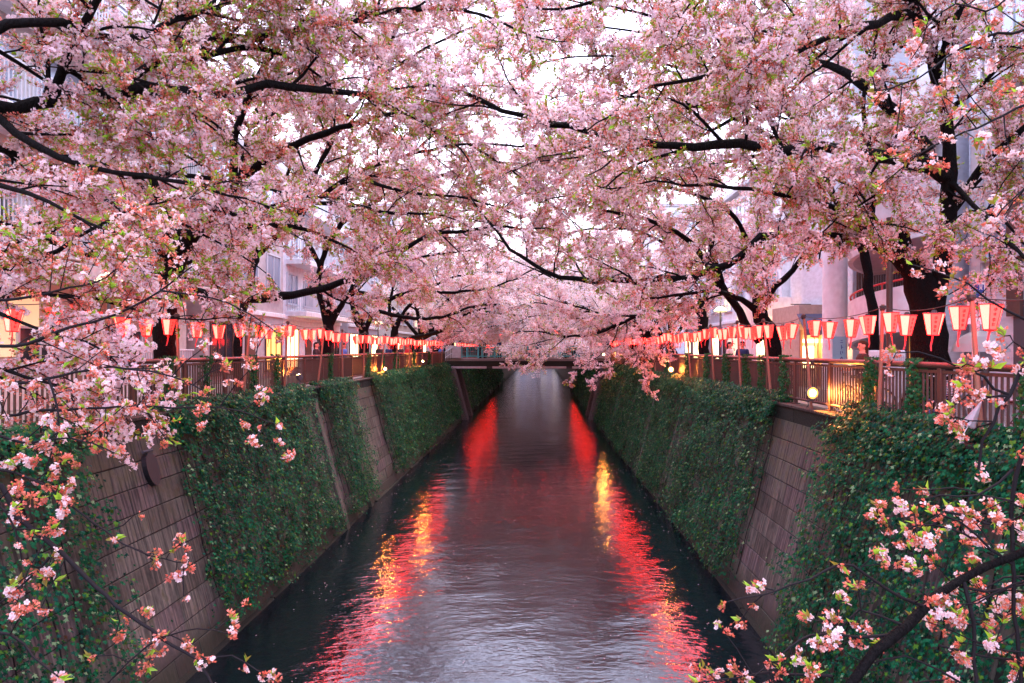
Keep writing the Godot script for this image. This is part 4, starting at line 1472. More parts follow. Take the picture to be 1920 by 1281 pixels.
	bough(t, PP([1615, 1145, 4.6, 1610, 1100, 4.6, 1615, 1062, 4.6, 1640, 1040, 4.6]), 0.006, 0.003, 0.1, 0.35, 0.21, 1.0, 0.3)
	bough(t, PP([1900, 1060, 4.8, 1840, 1020, 4.8, 1780, 990, 4.8, 1720, 985, 4.8, 1680, 1000, 4.8, 1640, 975, 4.8]), 0.012, 0.004, 0.1, 0.4, 0.21, 0.81, 0.4)
	bough(t, PP([1900, 940, 4.9, 1850, 930, 4.9, 1790, 915, 4.9, 1740, 918, 4.9, 1680, 917, 4.9]), 0.009, 0.003, 0.1, 0.3, 0.21, 0.81, 0.35)
	bough(t, PP([1750, 985, 4.8, 1770, 960, 4.8, 1820, 970, 4.8, 1870, 985, 4.8, 1930, 960, 4.8]), 0.012, 0.006, 0.1, 0.4, 0.21, 0.81, 0.4)
	bough(t, PP([1800, 1100, 4.8, 1850, 1110, 4.8, 1900, 1100, 4.8, 1950, 1090, 4.8]), 0.012, 0.006, 0.1, 0.35, 0.21, 0.81, 0.4)
	bough(t, PP([1760, 1210, 4.7, 1820, 1225, 4.7, 1880, 1235, 4.7, 1940, 1240, 4.7]), 0.01, 0.005, 0.1, 0.3, 0.21, 0.81, 0.4)
	# small twigs that fill the lower right corner
	for k in 11:
		var px := rnd(1620, 1960)
		var py := rnd(840, 1290)
		var dd := rnd(4.4, 5.4)
		var p0 := P(px + rnd(60, 160), py + rnd(-60, 60), dd)
		bough(t, [p0, P(px + 40, py + rnd(-25, 25), dd), P(px - 30, py + rnd(-30, 30), dd), P(px - 90, py + rnd(-50, 50), dd)], 0.009, 0.003, 0.1, 0.3, 0.2, 0.9, 0.3)
	# bough that hangs in from the right at railing height
	bough(t, [f] + PP([2250, 480, 4.2, 2080, 560, 4.3, 1990, 640, 4.3, 1920, 690, 4.3, 1893, 740, 4.3, 1860, 790, 4.3, 1845, 830, 4.3, 1835, 880, 4.3]), 0.05, 0.008, 0.5, 0.35, 0.14, 0.68, 0.3)
	bough(t, PP([1893, 740, 4.3, 1865, 728, 4.3, 1845, 705, 4.3, 1800, 690, 4.25, 1760, 672, 4.2, 1720, 660, 4.2, 1680, 662, 4.2]), 0.01, 0.004, 0.1, 0.35, 0.08, 0.68, 0.25)
	bough(t, PP([1990, 640, 4.3, 1940, 610, 4.3, 1890, 585, 4.3, 1850, 560, 4.3, 1815, 530, 4.3, 1790, 522, 4.3]), 0.012, 0.004, 0.1, 0.35, 0.08, 0.68, 0.3)
	bough(t, PP([1893, 740, 4.3, 1850, 745, 4.3, 1815, 742, 4.3, 1790, 760, 4.3]), 0.008, 0.004, 0.2, 0.7, 0.1, 0.68, 0.25)
	bough(t, PP([1860, 790, 4.3, 1820, 790, 4.3, 1800, 800, 4.3]), 0.006, 0.003, 0.2, 0.6, 0.14, 0.68, 0.25)
	bough(t, PP([1950, 600, 4.3, 1930, 660, 4.3, 1900, 640, 4.3, 1880, 660, 4.2]), 0.008, 0.003, 0.1, 0.6, 0.08, 0.81, 0.25)
	# high twigs of the same tree across the upper right
	for q in [[2050, 80, 1900, 60, 1800, 90, 1720, 150, 1640, 170], [2080, 200, 1940, 190, 1860, 230, 1780, 260, 1700, 300], [2060, 350, 1960, 340, 1910, 360, 1880, 390, 1860, 420], [2050, -60, 1920, -20, 1850, 20, 1790, 10, 1740, 40]]:
		var c := [f + Vector3(-0.2, 0.6, 0)]
		for k in range(0, 10, 2):
			c.append(P(q[k], q[k + 1], 4.9))
		bough(t, c, 0.03, 0.005, 0.45, 0.5, 0.25, 0.45, 0.4)
	finish(t)


# ---------------------------------------------------------------- lanterns
func make_lantern(called := "paper_lantern") -> Node3D:
	var o := Node3D.new()
	o.name = numbered(called)
	add_child(o)
	var top := 0.15
	var bot := 0.08
	var h := 0.34
	var pale := MB.new()
	var red := MB.new()
	var frame := MB.new()
	var marks := MB.new()
	var ring := func(k: float, r: float, y: float) -> Vector3: return Vector3(cos(TAU * k / 6.0) * r, y, sin(TAU * k / 6.0) * r)
	for k in 6:
		var a: Vector3 = ring.call(k, bot, -h)
		var b: Vector3 = ring.call(k + 1, bot, -h)
		var c: Vector3 = ring.call(k + 1, top, 0.0)
		var d: Vector3 = ring.call(k, top, 0.0)
		var nn := (a + b + c + d) * Vector3(1, 0, 1)
		nn = (nn.normalized() + Vector3(0, -0.24, 0)).normalized()
		(pale if k % 2 == 0 else red).quad(a, b, c, d, nn)
		frame.tube([a * 1.01, d * 1.01], [0.006, 0.006], 4)
		if k % 2:
			# brush marks down the red faces
			var y := 0.16
			for g in 4:
				var t0 := (c + d) * 0.5
				var t1 := (a + b) * 0.5
				var m := t0.lerp(t1, 0.16 + g * 0.2) + nn * 0.004
				var across := (c - d).normalized()
				var down := (t1 - t0).normalized()
				var bs := Basis(across, -down, nn)
				marks.box(m, Vector3(0.036, 0.007, 0.003), Color.WHITE, 0, bs)
				marks.box(m + down * 0.018, Vector3(0.03 if g % 2 else 0.044, 0.007, 0.003), Color.WHITE, 0, bs)
				marks.box(m + down * 0.008 + across * (0.006 * (g - 1.5)), Vector3(0.007, 0.04, 0.003), Color.WHITE, 0, bs)
				if g % 2 == 0:
					marks.box(m + down * 0.03, Vector3(0.02, 0.006, 0.003), Color.WHITE, 0, bs.rotated(nn, 0.6))
	for k in 6:
		frame.tube([ring.call(k, top + 0.004, 0.0), ring.call(k + 1, top + 0.004, 0.0)], [0.008, 0.008], 4)
		frame.tube([ring.call(k, bot + 0.003, -h), ring.call(k + 1, bot + 0.003, -h)], [0.009, 0.009], 4)
	var shade := pale.mesh()
	red.mesh(shade)
	shade.surface_set_material(0, M.paper)
	shade.surface_set_material(1, M.redpaper)
	part(o, "paper_shade", shade, null)
	part(o, "frame", frame.mesh(), M.lantern_frame)
	part(o, "brush_marks", marks.mesh(), M.letter).set_meta("kind", "stuff")
	var cap := MB.new()
	cap.lathe(Vector3(0, 0, 0), [Vector2(0.142, -0.012), Vector2(0.05, 0.012), Vector2(0.03, 0.05), Vector2(0.0, 0.055)], 6)
	part(o, "cap", cap.mesh(), M.cord)
	var tail := MB.new()
	var pts := [Vector3(0, -h, 0), Vector3(0.004, -h - 0.08, 0.01), Vector3(0.012, -h - 0.17, 0.02), Vector3(0.03, -h - 0.25, 0.01)]
	for i in 3:
		for s in [Vector3(0.013, 0, 0), Vector3(0, 0, 0.013)]:
			tail.quad(pts[i] - s, pts[i] + s, pts[i + 1] + s, pts[i + 1] - s, s.cross(Vector3.UP).normalized(), Color(0.75, 0.12, 0.13))
	part(o, "tassel", tail.mesh(), M.tassel)
	return o


func lamp(parent: Node, at: Vector3, c: Color, e: float, size: float) -> void:
	var l := OmniLight3D.new()
	l.name = "lamp_light"
	l.light_color = c
	l.light_energy = e
	l.light_size = size
	l.omni_range = 40.0
	l.omni_attenuation = 2.0
	l.shadow_enabled = true
	l.position = at
	parent.add_child(l, true)


func build_lanterns() -> void:
	var proto := make_lantern()
	lamp(proto, Vector3(0, -0.16, 0), Color(1.0, 0.2, 0.1), 0.06, 0.05)
	var used := false
	for right in [true, false]:
		var bank := "right" if right else "left"
		var x := RTOP + 0.02 if right else LTOP - 0.02
		# leaning posts tied to the railing carry the cord
		var posts := [6.6, 9.4, 12.3, 15.3, 17.9, 20.6, 23.8, 27.4, 31.4, 35.6, 40.0, 45.0, 50.5, 56.5] if right else [8.6, 12.0, 15.2, 18.4, 21.4, 24.6, 27.8, 31.0, 34.4, 38.2, 42.2, 46.4, 51.0, 56.0]
		var tops := []
		for i in posts.size():
			var d: float = posts[i]
			var lean := rnd(-0.25, 0.6) if right else rnd(-0.5, 0.2)
			var foot := Vector3(x + (0.05 if right else -0.05), COPING - rnd(0.05, 0.3), -d)
			var head := Vector3(x + rnd(-0.22, 0.05) * (1.0 if right else -1.0), EYE + rnd(0.78, 0.92), -(d + lean))
			var o := thing("lantern_post", "slim wooden lantern post leaning on the %s bank railing, %s from the camera" % [bank, ordinal(i + 1)], "post", foot, "leaning lantern posts")
			var b := MB.new()
			b.tube([Vector3.ZERO, (head - foot) * 0.5 + rvec() * 0.012, head - foot], [0.038, 0.034, 0.03], 8)
			part(o, "shaft", b.mesh(), M.pole)
			var k := MB.new()
			k.tube([head - foot - Vector3(0, 0.1, 0.03), head - foot - Vector3(0, 0.06, -0.03)], [0.042, 0.042], 8)
			k.box(head - foot + Vector3(0, -0.05, 0), Vector3(0.09, 0.06, 0.09), Color.WHITE, 0.01)
			k.tube([Vector3(0, COPING + 1.02 - foot.y, 0.04), Vector3(0, COPING + 1.1 - foot.y, 0.05)], [0.05, 0.05], 8)
			part(o, "binding", k.mesh(), M.cord)
			tops.append(head - Vector3(0, 0.05, 0))
		var n := 0
		for i in tops.size() - 1:
			var a: Vector3 = tops[i]
			var e: Vector3 = tops[i + 1]
			var cord := MB.new()
			var pts := []
			var sag := 0.12
			for k in 13:
				var f := k / 12.0
				pts.append(a.lerp(e, f) - Vector3(0, sag * 4.0 * f * (1.0 - f), 0) - a)
			var rad := []
			rad.resize(13)
			rad.fill(0.008)
			cord.tube(pts, rad, 4)
			var co := thing("overhead_wire", "black lantern cord sagging on the %s bank between the %s and %s posts" % [bank, ordinal(i + 1), ordinal(i + 2)], "cord", a, "lantern cords")
			part(co, "wire", cord.mesh(), M.cord)
			var count := (4 if i % 3 else 3) if right else 3
			if (e - a).length() > 3.4:
				count += 1
			for k in count:
				var f := (k + 0.6 + rnd(-0.24, 0.24)) / (count + 0.2)
				var p := a.lerp(e, f) - Vector3(0, sag * 4.0 * f * (1.0 - f) + 0.075, 0)
				var o: Node3D = proto if not used else proto.duplicate()
				if used:
					o.name = numbered("paper_lantern")
					add_child(o)
				used = true
				o.position = p
				o.rotation = Vector3(rnd(-0.07, 0.07), rnd(0, TAU), rnd(-0.07, 0.07))
				tag(o, "lit red paper lantern, %s of %d between the %s and %s posts, %s bank" % [ordinal(k + 1), count, ordinal(i + 1), ordinal(i + 2), bank], "lantern", "red lanterns strung along both banks")
				n += 1
		# beyond the bridge: lanterns on a long cord
		var far := thing("overhead_wire", "long lantern cord on the %s bank beyond the bridge" % bank, "cord", Vector3(x, EYE + 0.75, -66), "lantern cords")
		var w := MB.new()
		w.tube([Vector3.ZERO, Vector3(0, -0.1, -30), Vector3(0, 0, -60)], [0.01, 0.01, 0.01], 4)
		part(far, "wire", w.mesh(), M.cord)
		var tiny: Node3D = make_lantern()
		var nth := 0
		var d := 67.0
		while d < 124:
			var o: Node3D = tiny if d < 67.1 else tiny.duplicate()
			if d > 67.1:
				o.name = numbered("paper_lantern")
				add_child(o)
			o.position = Vector3(x, EYE + 0.58, -d)
			o.rotation.y = rnd(0, TAU)
			nth += 1
			tag(o, "tiny far red lantern beyond the bridge, %s along the %s bank" % [ordinal(nth), bank], "lantern", "far red lanterns on the %s bank" % bank)
			d += 2.2
	# over the bridge
	for k in 9:
		var o: Node3D = proto.duplicate()
		o.name = numbered("paper_lantern")
		add_child(o)
		o.position = Vector3(-6.4 + k * 1.35, 8.05 - 0.12 * sin(k * 0.7), -64.4)
		o.rotation.y = rnd(0, TAU)
		tag(o, "small red lantern hanging above the bridge, %s from the left" % ordinal(k + 1), "lantern", "lanterns above the bridge")
	var bc := thing("overhead_wire", "lantern cord stretched above the far side of the bridge", "cord", Vector3(-8.6, 8.1, -64.4), "lantern cords")
	var bw := MB.new()
	bw.tube([Vector3.ZERO, Vector3(7.5, 0.02, 0), Vector3(15, 0, 0)], [0.01, 0.01, 0.01], 4)
	for q in [0.0, 15.0]:
		bw.tube([Vector3(q, 0, 0), Vector3(q, -3.2, 0)], [0.03, 0.035], 6)
	part(bc, "wire", bw.mesh(), M.cord)


# ---------------------------------------------------------------- lamps
func floodlight(at: Vector3, aim: Vector3, label: String, e: float, face := 0.11) -> void:
	var o := thing("floodlight", label, "floodlight", at, "floodlights on the railings")
	var z := aim.normalized()
	var bs := Basis.looking_at(z, Vector3.UP if absf(z.y) < 0.95 else Vector3.RIGHT)
	var b := MB.new()
	b.tube([-z * 0.16, -z * 0.1, z * 0.0, z * 0.02], [0.06, 0.11, face + 0.015, face + 0.02], 14)
	part(o, "housing", b.mesh(), M.darkgrey)
	var g := MB.new()
	g.tube([z * 0.024, z * 0.034], [face * 0.6, face * 0.55], 18)
	part(o, "lamp_face", g.mesh(), M.flood)
	var rf := MB.new()
	rf.tube([z * 0.018, z * 0.026], [face, face * 0.97], 18)
	part(o, "reflector", rf.mesh(), M.reflector)
	var rm := MB.new()
	var rp := []
	var rr := []
	var sx := bs.x
	var sy := bs.y
	for q in 19:
		rp.append(z * 0.03 + (sx * cos(TAU * q / 18) + sy * sin(TAU * q / 18)) * (face + 0.012))
		rr.append(0.012)
	rm.tube(rp, rr, 6, Color.WHITE, false)
	for q in 2:
		rm.tube([z * 0.04 + sx * (q - 0.5) * face - sy * face, z * 0.04 + sx * (q - 0.5) * face + sy * face], [0.004, 0.004], 4)
	part(o, "guard", rm.mesh(), M.darkgrey)
	var cb := MB.new()
	cb.tube([-z * 0.16, -z * 0.22 + Vector3(0, -0.05, 0), -z * 0.2 + Vector3(0.02, -0.3, 0), -z * 0.3 + Vector3(0.03, -0.36, 0)], [0.009, 0.009, 0.009, 0.009], 5)
	part(o, "cable", cb.mesh(), M.cord)
	var k := MB.new()
	k.tube([-z * 0.1, -z * 0.1 + Vector3(0, -0.16, 0)], [0.02, 0.02], 6)
	k.box(-z * 0.1 + Vector3(0, -0.18, 0), Vector3(0.12, 0.03, 0.16), Color.WHITE, 0.005)
	part(o, "bracket", k.mesh(), M.darkgrey)
	var l := SpotLight3D.new()
	l.name = "lamp_light"
	l.light_color = Color(1.0, 0.55, 0.2)
	l.light_energy = e * 1.1
	l.light_size = face
	l.spot_angle = 80
	l.spot_range = 40
	l.spot_attenuation = 2.0
	l.spot_angle_attenuation = 0.6
	l.shadow_enabled = true
	l.transform = Transform3D(bs, z * 0.06)
	o.add_child(l, true)


func street_lamp(at: Vector3, label: String, h: float) -> void:
	var o := thing("street_lamp", label, "street lamp", at, "street lamps on the promenades")
	var b := MB.new()
	b.tube([Vector3.ZERO, Vector3(0, 0.5, 0), Vector3(0, 0.52, 0), Vector3(0, h, 0)], [0.08, 0.08, 0.05, 0.045], 10)
	part(o, "pole", b.mesh(), M.darkgrey)
	var s := MB.new()
	s.lathe(Vector3(0, h, 0), [Vector2(0.33, 0.0), Vector2(0.31, 0.07), Vector2(0.2, 0.2), Vector2(0.08, 0.27), Vector2(0.0, 0.28)], 16)
	part(o, "lamp_shade", s.mesh(), M.lampshade)
	var r := MB.new()
	r.lathe(Vector3(0, h, 0), [Vector2(0.0, -0.02), Vector2(0.34, -0.02), Vector2(0.345, 0.01), Vector2(0.33, 0.02)], 16)
	r.lathe(Vector3(0, h + 0.28, 0), [Vector2(0.05, -0.02), Vector2(0.03, 0.05), Vector2(0.0, 0.08)], 8)
	part(o, "rim", r.mesh(), M.darkgrey)
	lamp(o, Vector3(0, h - 0.1, 0), Color(1.0, 0.85, 0.55), 0.5, 0.2)


# ---------------------------------------------------------------- bridge
func build_bridge() -> void:
	var d := 60.5
	var o := thing("footbridge", "low concrete bridge across the canal with a turquoise railing", "bridge", Vector3(-1.0, 4.8, -d - 2.4))
	var w := 16.4
	boxpart(o, "deck", Vector3(0, 0.55, 0), Vector3(w, 0.24, 4.6), M.pave, 0.02)
	boxpart(o, "girder", Vector3(0, 0.17, 2.2), Vector3(w, 0.5, 0.3), M.moss, 0.02)
	boxpart(o, "girder", Vector3(0, 0.17, -2.2), Vector3(w, 0.5, 0.3), M.moss, 0.02)
	for q in [[-6.95, -3.75], [-3.2, -0.2], [0.35, 3.5], [4.05, 7.3]]:
		boxpart(o, "fascia_beam", Vector3((q[0] + q[1]) * 0.5, -0.16, 2.24), Vector3(q[1] - q[0], 0.2, 0.36), M.pinkwall, 0.015)
	for q in [-3.48, 0.07, 3.78]:
		boxpart(o, "bearing_block", Vector3(q, -0.12, 2.18), Vector3(0.5, 0.26, 0.3), M.black, 0.01)
	for s in [-1.0, 1.0]:
		boxpart(o, "end_pillar", Vector3(s * 6.75, 1.25, 2.25), Vector3(1.4, 1.15, 0.4), M.pinkwall, 0.03)
	for z in [2.2, -2.2]:
		var b := MB.new()
		b.tube([Vector3(-6.0, 1.74, z), Vector3(6.0, 1.74, z)], [0.055, 0.055], 8)
		b.tube([Vector3(-6.0, 0.85, z), Vector3(6.0, 0.85, z)], [0.035, 0.035], 6)
		part(o, "hand_rail", b.mesh(), M.teal)
		for k in 9:
			boxpart(o, "post", Vector3(-6.0 + k * 1.5, 1.22, z), Vector3(0.13, 1.05, 0.1), M.teal, 0.01)
		for k in 60:
			if k % 8 != 0:
				boxpart(o, "baluster", Vector3(-6.0 + k * 0.2, 1.3, z), Vector3(0.025, 0.88, 0.025), M.teal)
	# sloping abutment piers
	for right in [true, false]:
		var a := thing("bridge_abutment", "bare sloping concrete pier under the %s end of the bridge" % ("right" if right else "left"), "pier", Vector3(RBOT if right else LBOT, 0, -d), "bridge abutments")
		var nm := wall_normal(right)
		var sd := Vector3(RTOP - RBOT if right else LTOP - LBOT, COPING, 0).normalized()
		for q in [[-0.6, 1.3], [3.2, 1.2]]:
			var b := MB.new()
			var bs := Basis(nm, sd, nm.cross(sd))
			b.box(sd * 2.2 + nm * 0.1 + Vector3(0, 0, -q[0]), Vector3(0.75, 4.9, q[1]), Color.WHITE, 0.04, bs)
			part(a, "pier", b.mesh(), M.concrete)
	# stub posts of the left railing corner by the bridge
	var c := thing("corner_railing", "pale slanting handrail joining the left railing to the bridge", "railing", Vector3(LTOP - 0.2, COPING, -59))
	var cb := MB.new()
	cb.tube([Vector3(0, 1.1, 0), Vector3(0.45, 1.5, -1.4)], [0.04, 0.04], 8)
	cb.tube([Vector3(0, 0.6, 0), Vector3(0.45, 1.0, -1.4)], [0.03, 0.03], 8)
	part(c, "hand_rail", cb.mesh(), M.rail_white)
	for k in 5:
		boxpart(c, "post", Vector3(0.1 * k, 0.6 + 0.09 * k, -0.32 * k), Vector3(0.05, 1.0, 0.05), M.fence)


# ---------------------------------------------------------------- people
const SK := Vector3(0.55, 0.3, 0.22)

func sdf(b: MB, bones: Array, cell: float, blend: float, paint: Callable) -> void:
	var lo := Vector3(1e9, 1e9, 1e9)
	var hi := -lo
	for q in bones:
		var r := maxf(q[2], q[3]) + cell * 3.0
		lo = lo.min(q[0] - Vector3.ONE * r).min(q[1] - Vector3.ONE * r)
		hi = hi.max(q[0] + Vector3.ONE * r).max(q[1] + Vector3.ONE * r)
	var nx := int((hi.x - lo.x) / cell) + 2
	var ny := int((hi.y - lo.y) / cell) + 2
	var nz := int((hi.z - lo.z) / cell) + 2
	var f := PackedFloat32Array()
	f.resize(nx * ny * nz)
	f.fill(1.0)
	for q in bones:
		var p: Vector3 = q[0]
		var e: Vector3 = q[1]
		var ra: float = q[2]
		var rb: float = q[3]
		var m := maxf(ra, rb) + maxf(cell * 2.5, blend * 1.5)
		var c0: Vector3 = ((p.min(e) - Vector3.ONE * m - lo) / cell).max(Vector3.ZERO)
		var c1: Vector3 = ((p.max(e) + Vector3.ONE * m - lo) / cell).min(Vector3(nx - 1, ny - 1, nz - 1))
		var pe := e - p
		var l2 := maxf(pe.length_squared(), 1e-9)
		for k in range(int(c0.z), int(c1.z) + 1):
			for j in range(int(c0.y), int(c1.y) + 1):
				for i in range(int(c0.x), int(c1.x) + 1):
					var w := lo + Vector3(i, j, k) * cell - p
					var t := clampf(w.dot(pe) / l2, 0.0, 1.0)
					var dd := (w - pe * t).length() - lerpf(ra, rb, t)
					var at := (k * ny + j) * nx + i
					var h := maxf(blend - absf(f[at] - dd), 0.0) / blend
					f[at] = minf(f[at], dd) - h * h * blend * 0.25
	var id := {}
	var step := [1, nx, nx * ny]
	for k in nz - 1:
		for j in ny - 1:
			for i in nx - 1:
				var at := (k * ny + j) * nx + i
				var neg := 0
				var sum := Vector3.ZERO
				var cnt := 0
				var val := []
				for c in 8:
					var vv := f[at + (c & 1) + ((c >> 1) & 1) * nx + (c >> 2) * nx * ny]
					val.append(vv)
					neg += 1 if vv < 0.0 else 0
				if neg == 0 or neg == 8:
					continue
				for c in 8:
					for ax in 3:
						var c2 := c | (1 << ax)
						if c2 != c and (val[c] < 0.0) != (val[c2] < 0.0):
							var t: float = val[c] / (val[c] - val[c2])
							var pt := Vector3(c & 1, (c >> 1) & 1, c >> 2)
							pt[ax] = t
							sum += pt
							cnt += 1
				var p := lo + (Vector3(i, j, k) + sum / cnt) * cell
				var g := Vector3(val[1] + val[3] + val[5] + val[7] - val[0] - val[2] - val[4] - val[6], val[2] + val[3] + val[6] + val[7] - val[0] - val[1] - val[4] - val[5], val[4] + val[5] + val[6] + val[7] - val[0] - val[1] - val[2] - val[3]).normalized()
				id[at] = b.vert(p, g, paint.call(p))
	for at in id:
		for ax in 3:
			var s: int = step[ax]
			if (f[at] < 0.0) != (f[at + s] < 0.0):
				var u: int = step[(ax + 1) % 3]
				var w: int = step[(ax + 2) % 3]
				if id.has(at - u) and id.has(at - w) and id.has(at - u - w):
					b.face(id[at], id[at - u], id[at - u - w])
					b.face(id[at], id[at - u - w], id[at - w])


func person_mesh(coat: Vector3, legs: Vector3, hair: Vector3, pose: int, long_hair: bool) -> ArrayMesh:
	var b := MB.new()
	var bones := []
	for s in [-1.0, 1.0]:
		var step: float = 0.0 if pose == 0 else 0.16 * s
		bones.append([Vector3(s * 0.09, 0.9, 0), Vector3(s * 0.1, 0.5, step * 0.6 + 0.02), 0.088, 0.062])
		bones.append([Vector3(s * 0.1, 0.5, step * 0.6 + 0.02), Vector3(s * 0.1, 0.09, step), 0.06, 0.042])
		bones.append([Vector3(s * 0.1, 0.05, step - 0.03), Vector3(s * 0.115, 0.035, step + 0.15), 0.045, 0.034])
		bones.append([Vector3(s * 0.16, 1.39, 0), Vector3(s * 0.235, 1.13, -0.04 if pose == 0 else -0.12 * s), 0.062, 0.05])
		var hand := Vector3(s * 0.17, 1.12, 0.26) if pose == 0 else Vector3(s * 0.24, 0.9, -0.02 - 0.16 * s)
		bones.append([Vector3(s * 0.235, 1.13, -0.04 if pose == 0 else -0.12 * s), hand, 0.047, 0.034])
	bones.append([Vector3(0, 0.93, 0), Vector3(0, 1.08, 0), 0.13, 0.125])
	bones.append([Vector3(0, 1.08, 0), Vector3(0, 1.32, -0.005), 0.13, 0.145])
	bones.append([Vector3(-0.14, 1.39, -0.01), Vector3(0.14, 1.39, -0.01), 0.065, 0.065])
	bones.append([Vector3(0, 1.42, -0.005), Vector3(0, 1.52, 0.01), 0.056, 0.05])
	sdf(b, bones, 0.02, 0.05, func(p: Vector3) -> Color:
		if p.y > 1.46:
			return v2c(SK)
		if p.y < 0.075:
			return Color(0.02, 0.018, 0.018)
		return v2c(coat if p.y > 0.84 or absf(p.x) > 0.2 else legs))
	# head with a face, ears and hair
	var head := [
		[Vector3(0, 1.615, -0.012), Vector3(0, 1.63, 0.0), 0.085, 0.086], [Vector3(0, 1.555, 0.03), Vector3(0, 1.59, 0.02), 0.05, 0.065], [Vector3(0, 1.5, 0.0), Vector3(0, 1.56, 0.0), 0.048, 0.05],
		[Vector3(0, 1.615, 0.088), Vector3(0, 1.588, 0.104), 0.009, 0.015], [Vector3(-0.088, 1.61, 0), Vector3(-0.09, 1.585, 0.004), 0.016, 0.011], [Vector3(0.088, 1.61, 0), Vector3(0.09, 1.585, 0.004), 0.016, 0.011],
		[Vector3(0, 1.66, -0.02), Vector3(0, 1.67, 0.012), 0.088, 0.078], [Vector3(0, 1.62, -0.05), Vector3(0, 1.57 if not long_hair else 1.42, -0.06), 0.072, 0.055]]
	sdf(b, head, 0.011, 0.02, func(p: Vector3) -> Color:
		if p.z > 0.06 and absf(p.y - 1.622) < 0.012 and absf(absf(p.x) - 0.032) < 0.015:
			return Color(0.03, 0.02, 0.02)
		if p.z > 0.06 and absf(p.y - 1.552) < 0.008 and absf(p.x) < 0.024:
			return Color(0.35, 0.1, 0.09)
		if p.y > 1.675 or p.z < -0.02 and (absf(p.x) < 0.085 or p.y > 1.63) and p.y > 1.53 or p.y > 1.655 and p.z < 0.05 or long_hair and p.z < -0.03:
			return v2c(hair)
		return v2c(SK))
	# hands: palm, four fingers and a thumb
	for s in [-1.0, 1.0]:
		var w := Vector3(s * 0.17, 1.12, 0.26) if pose == 0 else Vector3(s * 0.24, 0.9, -0.02 - 0.16 * s)
		var f := Vector3(-s * 0.1, -0.15, 1).normalized() if pose == 0 else Vector3(0, -1, 0.1).normalized()
		var across := Vector3(s, 0, 0) if pose == 0 else Vector3(0, 0, 1)
		var dn := Vector3(0, -1, 0) if pose == 0 else Vector3(-s, 0, 0)
		var hb := [[w, w + f * 0.08, 0.03, 0.032]]
		for k in 4:
			var r := w + f * 0.085 + across * (0.03 - 0.02 * k)
			var l: float = [0.038, 0.046, 0.042, 0.032][k]
			hb.append([r, r + f * l, 0.0095, 0.009])
			hb.append([r + f * l, r + f * l * 1.3 + dn * l * 0.7, 0.009, 0.008])
		var tb := w + f * 0.035 - across * 0.03
		hb.append([tb, tb - across * 0.02 + f * 0.03, 0.012, 0.01])
		hb.append([tb - across * 0.02 + f * 0.03, tb - across * 0.018 + f * 0.06, 0.01, 0.008])
		sdf(b, hb, 0.0075, 0.006, func(_p: Vector3) -> Color: return v2c(SK))
	return b.mesh()


